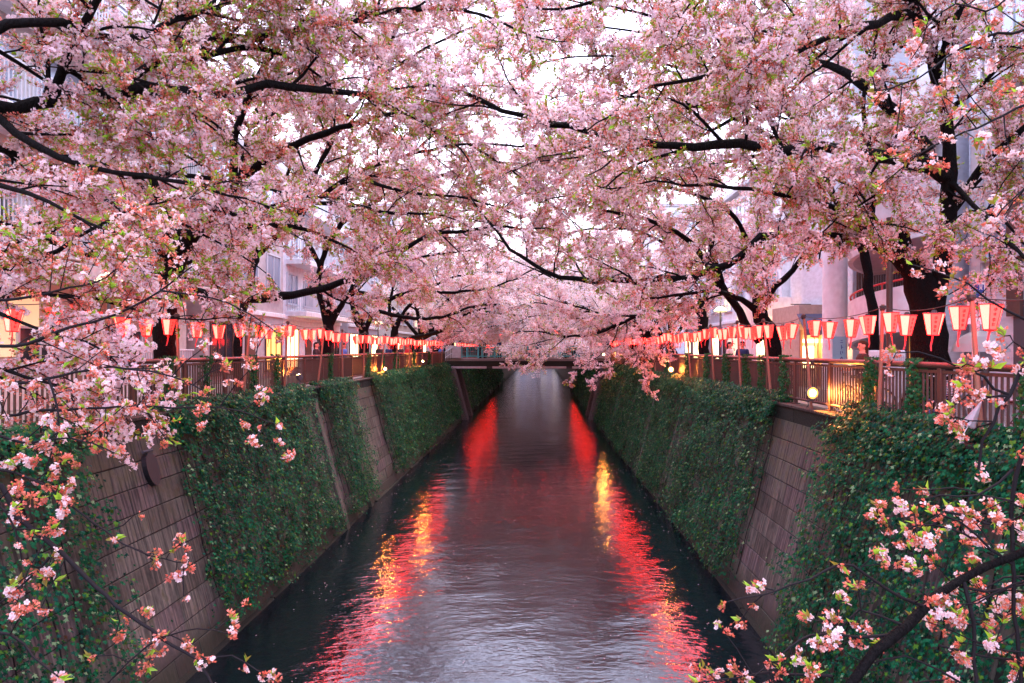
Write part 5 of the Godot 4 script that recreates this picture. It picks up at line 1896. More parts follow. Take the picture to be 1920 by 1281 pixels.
func build_people() -> void:
	var kinds := [
		person_mesh(Vector3(0.02, 0.05, 0.13), Vector3(0.03, 0.03, 0.05), Vector3(0.015, 0.012, 0.012), 0, false),
		person_mesh(Vector3(0.03, 0.03, 0.035), Vector3(0.02, 0.02, 0.03), Vector3(0.02, 0.014, 0.012), 1, true),
		person_mesh(Vector3(0.6, 0.57, 0.58), Vector3(0.03, 0.035, 0.06), Vector3(0.02, 0.014, 0.012), 0, true),
		person_mesh(Vector3(0.42, 0.05, 0.06), Vector3(0.05, 0.05, 0.06), Vector3(0.02, 0.014, 0.012), 1, false),
		person_mesh(Vector3(0.06, 0.15, 0.42), Vector3(0.04, 0.04, 0.05), Vector3(0.02, 0.014, 0.012), 1, false),
		person_mesh(Vector3(0.05, 0.035, 0.03), Vector3(0.05, 0.04, 0.04), Vector3(0.05, 0.025, 0.015), 0, true)]
	var on := 5.47
	var list := [
		[0, -0.05, on, -61.4, PI, "person in dark blue with their back to us at the middle of the bridge"], [2, -0.75, on, -60.75, 0.1, "person in a white top leaning on the turquoise bridge railing"], [3, -1.05, on, -61.2, -0.6, "person in a red top on the bridge beside the white top"],
		[1, -1.9, on, -61.5, 1.2, "person in black crossing the bridge left of the red top"], [1, -2.35, on, -62.2, -1.6, "person in black farther back on the bridge, left of the middle"], [0, -3.6, on, -61.3, 0.5, "person in dark blue on the left third of the bridge"],
		[1, -5.4, on, -61.0, 2.4, "person in black bending by the left part of the bridge railing"], [5, -5.0, on, -61.5, 1.5, "person in brown near the left pillar of the bridge"], [4, 2.3, on, -61.4, 1.5, "person in a bright blue coat on the right part of the bridge"],
		[1, 3.4, on, -61.6, -1.5, "person in black on the right end of the bridge"],
		[1, -9.0, STREET, -27.0, 1.5, "dark-haired person behind the left railing by the orange shop front"], [4, -9.4, STREET, -32.2, 1.3, "person in blue on the left bank below the lanterns"], [1, -9.2, STREET, -38.6, 0.3, "person in black on the left bank right of the forked trunk"],
		[0, -9.0, STREET, -40.0, -0.4, "person in dark blue walking on the left bank"], [1, -9.1, STREET, -44.0, 0.8, "person in black near the fourth trunk on the left bank"], [3, -9.0, STREET, -46.0, 0.2, "person in a red coat on the left bank before the bridge"],
		[1, -8.9, STREET, -48.0, 2.0, "person in black beside the red coat on the left bank"], [5, -9.0, STREET, -51.0, 1.0, "person in brown on the left bank near the bridge"], [2, -8.8, STREET, -54.0, -1.0, "person in white on the left bank near the bridge"],
		[4, -8.5, STREET, -58.2, 0.4, "person in blue at the left end of the bridge railing"],
		[5, 7.1, STREET - 0.1, -14.6, -1.7, "brown-haired person seen from behind over the right railing by the curved wall"], [0, 7.4, STREET, -24.2, -0.4, "person in dark blue by the twin trunks on the right bank"], [2, 7.6, STREET, -26.5, 0.9, "person in white behind the right bank lanterns"],
		[1, 7.2, STREET, -37.0, 0.4, "person in black far along the right bank"], [1, 7.3, STREET, -44.0, 0.9, "second person in black farther along the right bank"]]
	for q in list:
		var o := thing("person", q[5], "person", Vector3(q[1], q[2], q[3]), "people strolling and standing", q[4])
		part(o, "body", kinds[q[0]], M.cloth)


# ---------------------------------------------------------------- street furniture
func wheel(parent: Node, at: Vector3, r: float) -> void:
	var o := Node3D.new()
	o.name = "wheel"
	parent.add_child(o, true)
	o.position = at
	var t := MB.new()
	var rim := MB.new()
	var n := 24
	var p1 := []
	var p2 := []
	var r1 := []
	var r2 := []
	for k in n + 1:
		var d := Vector3(0, sin(TAU * k / n), cos(TAU * k / n))
		p1.append(d * r)
		p2.append(d * (r - 0.03))
		r1.append(0.019)
		r2.append(0.011)
	t.tube(p1, r1, 8, Color.WHITE, false)
	rim.tube(p2, r2, 6, Color.WHITE, false)
	for k in 18:
		var d := Vector3(0, sin(TAU * k / 18), cos(TAU * k / 18))
		rim.tube([Vector3((k % 2 - 0.5) * 0.05, 0, 0), d * (r - 0.03)], [0.0018, 0.0018], 3)
	rim.tube([Vector3(-0.04, 0, 0), Vector3(0.04, 0, 0)], [0.022, 0.022], 8)
	part(o, "tyre", t.mesh(), M.black)
	part(o, "rim", rim.mesh(), M.metal)


func bicycle(at: Vector3, turn: float, label: String, paint: Material) -> void:
	var o := thing("bicycle", label, "bicycle", at, "bicycles parked behind the right railing", turn)
	o.rotation.z = 0.08
	wheel(o, Vector3(0, 0.33, 0.52), 0.32)
	wheel(o, Vector3(0, 0.33, -0.52), 0.32)
	var f := MB.new()
	var bb := Vector3(0, 0.29, -0.05)
	var seat := Vector3(0, 0.72, -0.22)
	var hd := Vector3(0, 0.78, 0.36)
	f.tube([bb, seat], [0.016, 0.016], 8)
	f.tube([bb, Vector3(0, 0.45, 0.25), hd - Vector3(0, 0.1, -0.02)], [0.02, 0.02, 0.02], 8)
	f.tube([seat - Vector3(0, 0.15, -0.04), Vector3(0, 0.5, 0.2), hd - Vector3(0, 0.03, 0)], [0.014, 0.014, 0.014], 8)
	f.tube([hd + Vector3(0, 0.05, -0.02), hd - Vector3(0, 0.14, -0.04)], [0.02, 0.02], 8)
	for s in [-0.06, 0.06]:
		f.tube([hd - Vector3(0, 0.14, -0.04), Vector3(s, 0.55, 0.46), Vector3(s, 0.33, 0.52)], [0.014, 0.012, 0.01], 6)
		f.tube([bb, Vector3(s, 0.33, -0.52)], [0.01, 0.01], 6)
		f.tube([seat - Vector3(0, 0.08, 0), Vector3(s, 0.33, -0.52)], [0.009, 0.009], 6)
	part(o, "frame", f.mesh(), paint)
	var h := MB.new()
	h.tube([hd, hd + Vector3(0, 0.18, -0.02)], [0.012, 0.012], 6)
	h.tube([Vector3(-0.28, 0.98, 0.16), Vector3(-0.2, 1.0, 0.3), Vector3(0, 0.97, 0.36), Vector3(0.2, 1.0, 0.3), Vector3(0.28, 0.98, 0.16)], [0.014, 0.012, 0.012, 0.012, 0.014], 6)
	part(o, "handlebar", h.mesh(), M.metal)
	var s := MB.new()
	s.box(Vector3(0, 0.86, -0.24), Vector3(0.17, 0.07, 0.24), Color.WHITE, 0.03)
	s.tube([seat, Vector3(0, 0.84, -0.24)], [0.013, 0.013], 6)
	part(o, "saddle", s.mesh(), M.black)
	var k := MB.new()
	for y in 6:
		for q in 4:
			var a := Vector3([-0.17, 0.17, 0.17, -0.17][q], 0.68 + y * 0.045, [0.44, 0.44, 0.7, 0.7][q])
			var e := Vector3([0.17, 0.17, -0.17, -0.17][q], 0.68 + y * 0.045, [0.44, 0.7, 0.7, 0.44][q])
			k.tube([a, e], [0.004, 0.004], 4)
	for q in 14:
		for z in [0.44, 0.7]:
			k.tube([Vector3(-0.17 + q * 0.026, 0.68, z), Vector3(-0.17 + q * 0.026, 0.905, z)], [0.003, 0.003], 4)
	part(o, "basket", k.mesh(), M.rail_white)
	var g := MB.new()
	for q in 12:
		var a := PI * (0.08 + 0.62 * q / 11.0)
		g.box(Vector3(0, 0.33 + sin(a) * 0.36, -0.52 - cos(a) * 0.36), Vector3(0.06, 0.006, 0.075), Color.WHITE, 0, Basis(Vector3.RIGHT, a - PI / 2))
	part(o, "mudguard", g.mesh(), M.rail_white)
	var pd := MB.new()
	pd.tube([bb + Vector3(-0.08, 0, 0), bb + Vector3(0.08, 0, 0)], [0.012, 0.012], 6)
	pd.tube([bb + Vector3(0.08, 0, 0), bb + Vector3(0.09, -0.15, 0.06)], [0.01, 0.01], 5)
	pd.tube([bb + Vector3(-0.08, 0, 0), bb + Vector3(-0.09, 0.15, -0.06)], [0.01, 0.01], 5)
	pd.box(bb + Vector3(0.14, -0.15, 0.06), Vector3(0.09, 0.02, 0.06), Color.WHITE, 0.004)
	pd.box(bb + Vector3(-0.14, 0.15, -0.06), Vector3(0.09, 0.02, 0.06), Color.WHITE, 0.004)
	part(o, "pedals", pd.mesh(), M.darkgrey)


func strokes(b: MB, list: Array, at: Vector3, w: float, pen: float, right: Vector3, nn: Vector3) -> void:
	for s in list:
		var p: Vector3 = at + right * (s[0] * w) + Vector3.UP * (s[1] * w)
		var q: Vector3 = at + right * (s[2] * w) + Vector3.UP * (s[3] * w)
		var d := q - p
		b.box((p + q) * 0.5, Vector3(d.length() + pen, pen, 0.006), Color.WHITE, 0, Basis(d.normalized(), nn.cross(d.normalized()), nn))


const GLYPHS := [
	[[0.2, 0.2, 0.8, 0.2], [0.3, 0.75, 0.7, 0.75]],
	[[0.45, 0.0, 0.45, 1.0], [0.45, 0.6, 0.85, 0.4]],
	[[0.25, 0.9, 0.2, 0.3], [0.2, 0.3, 0.35, 0.1], [0.7, 0.85, 0.8, 0.4]],
	[[0.5, 0.9, 0.3, 0.2], [0.5, 0.9, 0.8, 0.6], [0.8, 0.6, 0.65, 0.1], [0.3, 0.2, 0.15, 0.5], [0.15, 0.5, 0.5, 0.9]],
	[[0.1, 0.95, 0.9, 0.95], [0.15, 0.7, 0.85, 0.7], [0.25, 0.55, 0.75, 0.55], [0.25, 0.4, 0.75, 0.4], [0.25, 0.55, 0.25, 0.1], [0.75, 0.55, 0.75, 0.1], [0.25, 0.25, 0.75, 0.25], [0.35, 0.1, 0.15, -0.05], [0.65, 0.1, 0.85, -0.05]],
	[[0.2, 0.8, 0.8, 0.8], [0.8, 0.8, 0.5, 0.4], [0.3, 0.5, 0.45, 0.1]],
	[[0.3, 0.95, 0.3, 0.3], [0.7, 0.95, 0.7, 0.4], [0.7, 0.4, 0.45, 0.0]]]


func build_furniture() -> void:
	bicycle(Vector3(7.0, STREET, -14.2), 0.25, "silver-white bicycle with a wire basket behind the railing right of the bright floodlight", M.rail_white)
	bicycle(Vector3(7.35, STREET, -15.6), -0.2, "pale bicycle farther back behind the railing by the bright floodlight", M.metal)
	bicycle(Vector3(7.1, STREET, -12.0), 0.1, "blue bicycle behind the railing below the forked cherry trunk", M.blue)
	bicycle(Vector3(7.2, STREET, -9.6), -0.1, "dark blue-grey bicycle behind the near right railing", M.darkgrey)
	# traffic sign: blue plate over a round red-ringed one, on a pole beside the trunk
	var o := thing("traffic_sign", "signpost with a blue plate above a red-ringed plate, right of the trunk", "sign", Vector3(7.55, STREET, -11.5))
	boxpart(o, "pole", Vector3(0, 1.35, -0.06), Vector3(0.06, 2.7, 0.06), M.rail_white, 0.015)
	boxpart(o, "white_plate", Vector3(0, 2.24, 0), Vector3(0.3, 0.72, 0.02), M.signwhite, 0.006)
	boxpart(o, "blue_plate", Vector3(0, 2.43, 0.013), Vector3(0.25, 0.27, 0.012), M.blue, 0.003)
	var b := MB.new()
	for k in 3:
		strokes(b, GLYPHS[[0, 5, 6][k]], Vector3(-0.065, 2.47 - k * 0.075, 0.021), 0.06, 0.009, Vector3.RIGHT, Vector3.BACK)
	strokes(b, GLYPHS[4], Vector3(0.03, 2.48, 0.021), 0.07, 0.008, Vector3.RIGHT, Vector3.BACK)
	part(o, "lettering", b.mesh(), M.signwhite)
	var ring := MB.new()
	var pts := []
	var rad := []
	for k in 25:
		pts.append(Vector3(cos(TAU * k / 24) * 0.1, 2.1 + sin(TAU * k / 24) * 0.1, 0.014))
		rad.append(0.014)
	ring.tube(pts, rad, 6, Color.WHITE, false)
	part(o, "red_ring", ring.mesh(), M.red)
	var tm := TextMesh.new()
	tm.text = "50"
	tm.font_size = 64
	tm.pixel_size = 0.0019
	tm.depth = 0.006
	var fo := SystemFont.new()
	fo.font_names = PackedStringArray(["Droid Sans"])
	tm.font = fo
	var tp := part(o, "lettering", tm, M.red)
	tp.position = Vector3(0, 2.1, 0.014)
	# open white umbrella beside the trunk, held by a person
	var pers := thing("person", "person under an open white umbrella right of the forked trunk", "person", Vector3(8.7, STREET, -13.2), "", 2.6)
	part(pers, "body", person_mesh(Vector3(0.2, 0.2, 0.24), Vector3(0.05, 0.05, 0.07), Vector3(0.02, 0.014, 0.012), 0, true), M.cloth)
	var um := thing("umbrella", "open white dome umbrella held up right of the forked trunk", "umbrella", Vector3(8.6, STREET + 0.95, -13.0))
	var cp := MB.new()
	cp.lathe(Vector3(0, 0.45, 0), [Vector2(0.5, 0.0), Vector2(0.44, 0.16), Vector2(0.32, 0.3), Vector2(0.16, 0.39), Vector2(0.0, 0.41)], 8)
	part(um, "canopy", cp.mesh(), M.clear)
	var sh := MB.new()
	sh.tube([Vector3(0, 0.0, 0), Vector3(0, 0.92, 0)], [0.008, 0.008], 6)
	for k in 8:
		var d := Vector3(cos(TAU * k / 8), 0, sin(TAU * k / 8))
		sh.tube([Vector3(0, 0.85, 0), d * 0.3 + Vector3(0, 0.745, 0), d * 0.495 + Vector3(0, 0.45, 0)], [0.004, 0.004, 0.004], 4)
	sh.tube([Vector3(0, 0.0, 0), Vector3(0, -0.05, 0.02), Vector3(0, -0.03, 0.06)], [0.014, 0.014, 0.014], 6)
	part(um, "shaft", sh.mesh(), M.metal)
	# folded clear umbrella stuck in the right railing
	var fu := thing("folded_umbrella", "half-folded clear plastic umbrella caught on the near right railing", "umbrella", P(1842, 750, 9.3))
	var fc := MB.new()
	for k in 16:
		var a0 := TAU * k / 16
		var a1 := TAU * (k + 1) / 16
		var r0 := 0.1 if k % 2 else 0.05
		var r1 := 0.05 if k % 2 else 0.1
		var p0 := Vector3(cos(a0) * r0, -0.42, sin(a0) * r0)
		var p1 := Vector3(cos(a1) * r1, -0.42, sin(a1) * r1)
		fc.tri(Vector3.ZERO, p0, p1, Vector3(cos(a0 + 0.2), 0.3, sin(a0 + 0.2)).normalized(), Color.WHITE, Color.WHITE, Color.WHITE)
	part(fu, "canopy", fc.mesh(), M.clear)
	var fs := MB.new()
	fs.tube([Vector3(0, 0.06, 0), Vector3(0, -0.62, 0)], [0.007, 0.007], 6)
	fs.tube([Vector3(0, -0.62, 0), Vector3(0, -0.7, 0.03), Vector3(0, -0.66, 0.08)], [0.014, 0.014, 0.014], 6)
	part(fu, "shaft", fs.mesh(), M.metal)
	fu.rotation.z = -0.5
	# white wire cage boxes by the curved wall
	var ac := thing("outdoor_unit", "white outdoor unit with a wire grille at the foot of the curved wall", "air conditioner", Vector3(8.9, STREET, -17.2))
	boxpart(ac, "case", Vector3(0, 0.75, 0), Vector3(0.95, 1.35, 0.4), M.white, 0.03)
	var gr := MB.new()
	for k in 16:
		gr.box(Vector3(-0.4 + k * 0.053, 0.75, 0.215), Vector3(0.008, 1.1, 0.01))
	for k in 12:
		gr.box(Vector3(0, 0.25 + k * 0.09, 0.222), Vector3(0.84, 0.008, 0.008))
	part(ac, "grille", gr.mesh(), M.metal)
	var fn := MB.new()
	for k in 5:
		fn.box(Vector3(0.0, 0.75, 0.204) + Vector3(cos(TAU * k / 5), sin(TAU * k / 5), 0) * 0.13, Vector3(0.24, 0.09, 0.008), Color.WHITE, 0, Basis(Vector3.BACK, TAU * k / 5))
	part(ac, "fan", fn.mesh(), M.darkgrey)
	# drain flap and pipe stub on the left wall
	var y := 3.98
	var nm := wall_normal(false)
	var at := Vector3(side_x(false, y), y, -13.35) + nm * 0.02
	var df := thing("drain_flap", "dark rounded drain flap hanging on the bare part of the left wall", "drain", at)
	var sd := Vector3(LTOP - LBOT, COPING, 0).normalized()
	var bs := Basis(nm, sd, nm.cross(sd))
	var fl := MB.new()
	var outer := []
	for k in 24:
		outer.append(Vector3(0.0, sin(TAU * k / 24) * 0.34 - 0.1, cos(TAU * k / 24) * 0.2))
	for k in 24:
		var a: Vector3 = bs * outer[k]
		var e: Vector3 = bs * outer[(k + 1) % 24]
		var h0 := nm * (0.07 - 0.05 * (k % 24) / 24.0)
		fl.tri(bs * Vector3(0.1, -0.1, 0), a + nm * 0.09, e + nm * 0.09, nm, Color.WHITE, Color.WHITE, Color.WHITE)
		fl.quad(a + nm * 0.09, e + nm * 0.09, e - nm * 0.02, a - nm * 0.02, (a + e).normalized(), Color.WHITE)
	part(df, "flap", fl.mesh(), M.black)
	var hg := MB.new()
	hg.tube([bs * Vector3(0.06, 0.27, -0.16), bs * Vector3(0.06, 0.27, 0.16)], [0.03, 0.03], 8)
	part(df, "hinge", hg.mesh(), M.darkgrey)
	var st := thing("pipe_stub", "pale curved pipe stub above the drain flap on the left wall", "pipe", at + sd * 0.42)
	var sp := MB.new()
	sp.tube([nm * -0.05 + Vector3(0, 0, -0.22), nm * 0.1 + Vector3(0, -0.02, -0.12), nm * 0.13 + Vector3(0, -0.02, 0.06)], [0.02, 0.02, 0.02], 8)
	part(st, "pipe", sp.mesh(), M.beige)


# ---------------------------------------------------------------- buildings
func window_on(parent: Node, at: Vector3, w: float, h: float, nn: Vector3, pane: Material, bars := 1, frame_mat: Material = null) -> void:
	var right := Vector3.UP.cross(nn)
	var bs := Basis(right, Vector3.UP, nn)
	var b := MB.new()
	for s in [-1.0, 1.0]:
		b.box(at + right * s * (w * 0.5) + nn * 0.02, Vector3(0.07, h + 0.07, 0.1), Color.WHITE, 0, bs)
		b.box(at + Vector3.UP * s * (h * 0.5) + nn * 0.023, Vector3(w - 0.07, 0.07, 0.1), Color.WHITE, 0, bs)
	for k in bars:
		b.box(at + right * (w * ((k + 1.0) / (bars + 1.0) - 0.5)) + nn * 0.015, Vector3(0.05, h - 0.07, 0.07), Color.WHITE, 0, bs)
	b.box(at - Vector3.UP * (h * 0.5 + 0.06) + nn * 0.06, Vector3(w + 0.2, 0.05, 0.18), Color.WHITE, 0, bs)
	var f := part(parent, "window", b.mesh(), frame_mat if frame_mat else M.rail_white)
	var p := MB.new()
	p.box(at + nn * 0.006, Vector3(w - 0.05, h - 0.05, 0.012), Color.WHITE, 0, bs)
	part(f, "pane", p.mesh(), pane)


func balcony(parent: Node, x: float, y: float, d0: float, d1: float, deep: float, s: float) -> void:
	var slab := boxpart(parent, "balcony", Vector3(x + s * deep * 0.5, y, -(d0 + d1) * 0.5), Vector3(deep, 0.28, d1 - d0), M.white, 0.02)
	var b := MB.new()
	var xf := x + s * (deep - 0.06)
	b.box(Vector3(xf, y + 1.22, -(d0 + d1) * 0.5), Vector3(0.06, 0.06, d1 - d0 - 0.1))
	b.box(Vector3(xf, y + 0.24, -(d0 + d1) * 0.5), Vector3(0.04, 0.04, d1 - d0 - 0.1))
	part(slab, "balcony_rail", b.mesh(), M.rail_white)
	var k := MB.new()
	var d := d0 + 0.12
	while d < d1 - 0.1:
		k.box(Vector3(xf, y + 0.7, -d), Vector3(0.022, 1.02, 0.03))
		d += 0.13
	for e in [d0 + 0.04, d1 - 0.04]:
		var q := x + s * 0.1
		while absf(q - x) < deep - 0.1:
			k.box(Vector3(q, y + 0.7, -e), Vector3(0.03, 1.02, 0.022))
			q += s * 0.13
	var o := part(slab, "balcony_bars", k.mesh(), M.rail_white)
	o.set_meta("kind", "stuff")


func block_house(called: String, label: String, right: bool, x: float, d0: float, d1: float, h: float, wall: Material, floors: int, seed_: int, shop: Material, with_balcony := false) -> Node3D:
	var r := RandomNumberGenerator.new()
	r.seed = seed_
	var s := -1.0 if right else 1.0
	var deep := 9.0
	var o := thing(called, label, "building")
	boxpart(o, "wall", Vector3(x - s * deep * 0.5, STREET + h * 0.5, -(d0 + d1) * 0.5), Vector3(deep, h, d1 - d0), wall, 0.02)
	boxpart(o, "roof", Vector3(x - s * (deep * 0.5 - 0.15), STREET + h + 0.15, -(d0 + d1) * 0.5), Vector3(deep + 0.5, 0.3, d1 - d0 + 0.3), M.grey, 0.03)
	boxpart(o, "string_course", Vector3(x + s * 0.05, STREET + 3.2, -(d0 + d1) * 0.5), Vector3(0.14, 0.22, d1 - d0 - 0.02), M.white, 0.02)
	var fh := (h - 3.3) / maxi(1, floors - 1)
	var n := maxi(1, int((d1 - d0) / 2.6))
	var w := (d1 - d0) / n
	for f in floors - 1:
		var y := STREET + 3.3 + fh * (f + 0.5)
		if with_balcony:
			balcony(o, x, STREET + 3.3 + fh * f + 0.12, d0 + 0.4, d1 - 0.4, 1.15, s)
		for k in n:
			var d := d0 + (k + 0.5) * w
			window_on(o, Vector3(x, y + 0.1, -d), w * 0.6, fh * 0.58, Vector3(s, 0, 0), M.window_lit if r.randf() < 0.18 else M.skyglass, 1)
			window_on(o, Vector3(x - s * (1.0 + k * 1.9), y + 0.1, -d0), 1.2, fh * 0.5, Vector3(0, 0, 1), M.skyglass, 1)
	for k in n:
		var d := d0 + (k + 0.5) * w
		if k % 3 == 1:
			var dr := boxpart(o, "door", Vector3(x + s * 0.03, STREET + 1.05, -d), Vector3(0.08, 2.1, 1.0), M.brown, 0.01)
			boxpart(dr, "handle", Vector3(x + s * 0.11, STREET + 1.0, -d + 0.38), Vector3(0.05, 0.18, 0.03), M.metal, 0.005)
		else:
			window_on(o, Vector3(x, STREET + 1.5, -d), w * 0.72, 2.2, Vector3(s, 0, 0), shop if r.randf() < 0.35 else M.glass, 2, M.brown)
	return o


func arc_band(b: MB, c: Vector3, r: float, a0: float, a1: float, y0: float, y1: float, h: float, th: float, n := 24) -> void:
	for k in n:
		var t0 := float(k) / n
		var t1 := float(k + 1) / n
		var d0 := Vector3(-cos(lerpf(a0, a1, t0)), 0, -sin(lerpf(a0, a1, t0)))
		var d1 := Vector3(-cos(lerpf(a0, a1, t1)), 0, -sin(lerpf(a0, a1, t1)))
		var b0 := Vector3(0, lerpf(y0, y1, t0), 0)
		var b1 := Vector3(0, lerpf(y0, y1, t1), 0)
		var up := Vector3(0, h, 0)
		for s in [[r, 1.0], [r - th, -1.0]]:
			var k0 := b.vert(c + d0 * s[0] + b0, d0 * s[1])
			b.vert(c + d1 * s[0] + b1, d1 * s[1])
			b.vert(c + d1 * s[0] + b1 + up, d1 * s[1])
			b.vert(c + d0 * s[0] + b0 + up, d0 * s[1])
			b.face(k0, k0 + 1, k0 + 2)
			b.face(k0, k0 + 2, k0 + 3)
		b.quad(c + d0 * r + b0 + up, c + d1 * r + b1 + up, c + d1 * (r - th) + b1 + up, c + d0 * (r - th) + b0 + up, Vector3.UP)
		b.quad(c + d0 * r + b0, c + d1 * r + b1, c + d1 * (r - th) + b1, c + d0 * (r - th) + b0, Vector3.DOWN)


func build_buildings() -> void:
	# left: pale apartment house
	var o := thing("apartment_house", "pale apartment house with white balcony railings at the left edge", "building")
	var x := -14.0
	boxpart(o, "wall", Vector3(x - 4.5, STREET + 7.5, -19.2), Vector3(9, 15, 14.6), M.cream, 0.02)
	boxpart(o, "roof", Vector3(x - 4.3, STREET + 15.15, -19.2), Vector3(9.6, 0.3, 15.0), M.grey, 0.03)
	boxpart(o, "canopy_slab", Vector3(x + 0.75, STREET + 3.55, -19.4), Vector3(1.5, 0.5, 13.6), M.cream, 0.03)
	balcony(o, x, STREET + 4.0, 13.2, 25.8, 1.5, 1.0)
	balcony(o, x, STREET + 7.2, 13.2, 25.8, 1.5, 1.0)
	balcony(o, x, STREET + 10.4, 13.2, 25.8, 1.5, 1.0)
	for f in 3:
		for k in 5:
			window_on(o, Vector3(x, STREET + 5.4 + f * 3.2, -(14.4 + k * 2.5)), 1.8, 2.3, Vector3(1, 0, 0), M.glass if f == 0 else M.skyglass, 1)
	# ground floor: boarded beige wall, lit window, bars
	for k in 16:
		boxpart(o, "board", Vector3(x + 0.03, STREET + 1.65, -(20.1 + k * 0.36)), Vector3(0.06, 3.25, 0.345), M.beige, 0.008)
	boxpart(o, "lit_panel", Vector3(x + 0.03, STREET + 2.2, -17.4), Vector3(0.06, 1.9, 2.4), M.cream_lit)
	window_on(o, Vector3(x + 0.06, STREET + 1.5, -18.6), 1.6, 1.1, Vector3(1, 0, 0), M.glass, 1)
	window_on(o, Vector3(x, STREET + 1.6, -13.6), 1.8, 1.6, Vector3(1, 0, 0), M.cream_lit, 1)
	window_on(o, Vector3(x + 0.06, STREET + 1.5, -22.9), 0.9, 1.2, Vector3(1, 0, 0), M.glass, 0)
	for q in [13.0, 16.9, 21.9]:
		boxpart(o, "drain_pipe", Vector3(x + 0.1, STREET + 7.4, -q), Vector3(0.1, 14.6, 0.1), M.grey, 0.02)
	for q in [[15.7, 4.65], [20.6, 4.65], [18.1, 7.85], [23.2, 7.85]]:
		boxpart(o, "outdoor_unit", Vector3(x + 0.35, STREET + q[1], -q[0]), Vector3(0.34, 0.6, 0.8), M.white2, 0.03)
	# its garden wall and gate bars by the promenade
	var g := thing("garden_wall", "low pale garden wall with grey bars before the apartment house", "wall", Vector3(-12.4, STREET, -19))
	boxpart(g, "wall", Vector3(0, 0.45, 1.0), Vector3(0.18, 0.9, 5.4), M.cream, 0.02)
	for k in 24:
		boxpart(g, "bar", Vector3(0, 0.7, -1.8 - k * 0.13), Vector3(0.04, 1.4, 0.035), M.rail_white)
	boxpart(g, "bar_rail", Vector3(0, 1.42, -3.3), Vector3(0.06, 0.06, 3.3), M.rail_white, 0.01)

	block_house("shop_house", "narrow pink-plastered house with warm shop windows, left bank past the apartment house", false, -13.6, 27.2, 35.5, 10.5, M.pinkwall, 3, 5, M.shopwarm)
	block_house("apartment_house", "white house with small balconies on the left bank behind the forked trunks", false, -14.0, 36.5, 47.0, 12.0, M.white, 4, 6, M.shoplight, true)
	block_house("town_house", "grey plain house on the left bank beside the bridge", false, -13.8, 48.2, 57.5, 9.5, M.grey, 3, 7, M.shoplight)
	block_house("apartment_house", "tall beige block on the left bank beyond the bridge", false, -14.5, 68, 86, 16, M.beige, 5, 8, M.shoplight)
	block_house("apartment_house", "long white block far along the left bank", false, -14.5, 90, 130, 14, M.white2, 4, 9, M.shoplight)
	block_house("apartment_house", "pinkish block far along the left bank, last in the row", false, -14.5, 136, 190, 15, M.pinkwall, 4, 10, M.shoplight)
	block_house("apartment_house", "cream house at the left edge nearest the camera", false, -14.2, -2.0, 10.5, 13, M.cream, 4, 16, M.shoplight)

	var fb := thing("office_block", "distant mauve block that closes the far end of the canal", "building")
	boxpart(fb, "wall", Vector3(0, STREET + 8, -262), Vector3(60, 16, 8), M.pinkwall, 0.05)
	boxpart(fb, "roof", Vector3(0, STREET + 16.2, -262), Vector3(60.8, 0.4, 8.8), M.grey, 0.05)
	for f in 5:
		for k in 14:
			window_on(fb, Vector3(-26 + k * 4.0, STREET + 2.0 + f * 3.0, -258), 2.2, 1.7, Vector3(0, 0, 1), M.skyglass if (k + f) % 4 else M.cream_lit, 1)

	# right: white building with the curved outside stair
	x = 12.3
	o = thing("white_building", "white building with a curved outside stair and red handrail on the right bank", "building")
	boxpart(o, "wall", Vector3(x + 4.5, STREET + 8.5, -15.2), Vector3(9, 17, 7.6), M.white2, 0.02)
	boxpart(o, "wall", Vector3(x + 5.6, STREET + 8.5, -21.6), Vector3(6.8, 17, 5.2), M.white2, 0.02)
	boxpart(o, "wall", Vector3(x + 3.6, STREET + 8.5, -27.2), Vector3(9, 17, 6.0), M.white2, 0.02)
	boxpart(o, "roof", Vector3(x + 4.6, STREET + 17.15, -20.6), Vector3(9.6, 0.3, 19.4), M.grey, 0.03)
	for k in 9:       # tall cladding panels
		boxpart(o, "panel", Vector3(x - 0.03, STREET + 5.6, -(11.9 + k * 0.82)), Vector3(0.07, 5.0, 0.79), M.white if k % 3 else M.grey, 0.012)
		boxpart(o, "panel", Vector3(x - 0.03, STREET + 10.75, -(11.9 + k * 0.82)), Vector3(0.07, 5.0, 0.79), M.white2 if k % 2 else M.white, 0.012)
	for k in 3:
		window_on(o, Vector3(x - 0.07, STREET + 5.2, -(12.6 + k * 2.4)), 1.5, 2.6, Vector3(-1, 0, 0), M.skyglass, 2)
		window_on(o, Vector3(x - 0.07, STREET + 10.4, -(12.6 + k * 2.4)), 1.5, 2.6, Vector3(-1, 0, 0), M.skyglass, 2)
		window_on(o, Vector3(x - 0.9, STREET + 10.0, -(25.4 + k * 1.9)), 1.1, 2.0, Vector3(-1, 0, 0), M.skyglass, 1)
	boxpart(o, "entrance", Vector3(x - 0.02, STREET + 1.35, -14.9), Vector3(0.06, 2.7, 4.6), M.darkgrey)
	window_on(o, Vector3(x - 0.05, STREET + 1.3, -16.0), 0.8, 2.0, Vector3(-1, 0, 0), M.skyglass, 0)
	window_on(o, Vector3(x - 0.05, STREET + 1.3, -14.3), 1.4, 2.0, Vector3(-1, 0, 0), M.glass, 1)
	boxpart(o, "brown_strip", Vector3(x - 0.09, STREET + 5.3, -17.1), Vector3(0.1, 6.0, 0.5), M.brown, 0.01)
	for q in [13.3, 15.8, 18.3]:
		boxpart(o, "drain_pipe", Vector3(x - 0.12, STREET + 8.0, -q), Vector3(0.09, 15.6, 0.09), M.grey, 0.02)
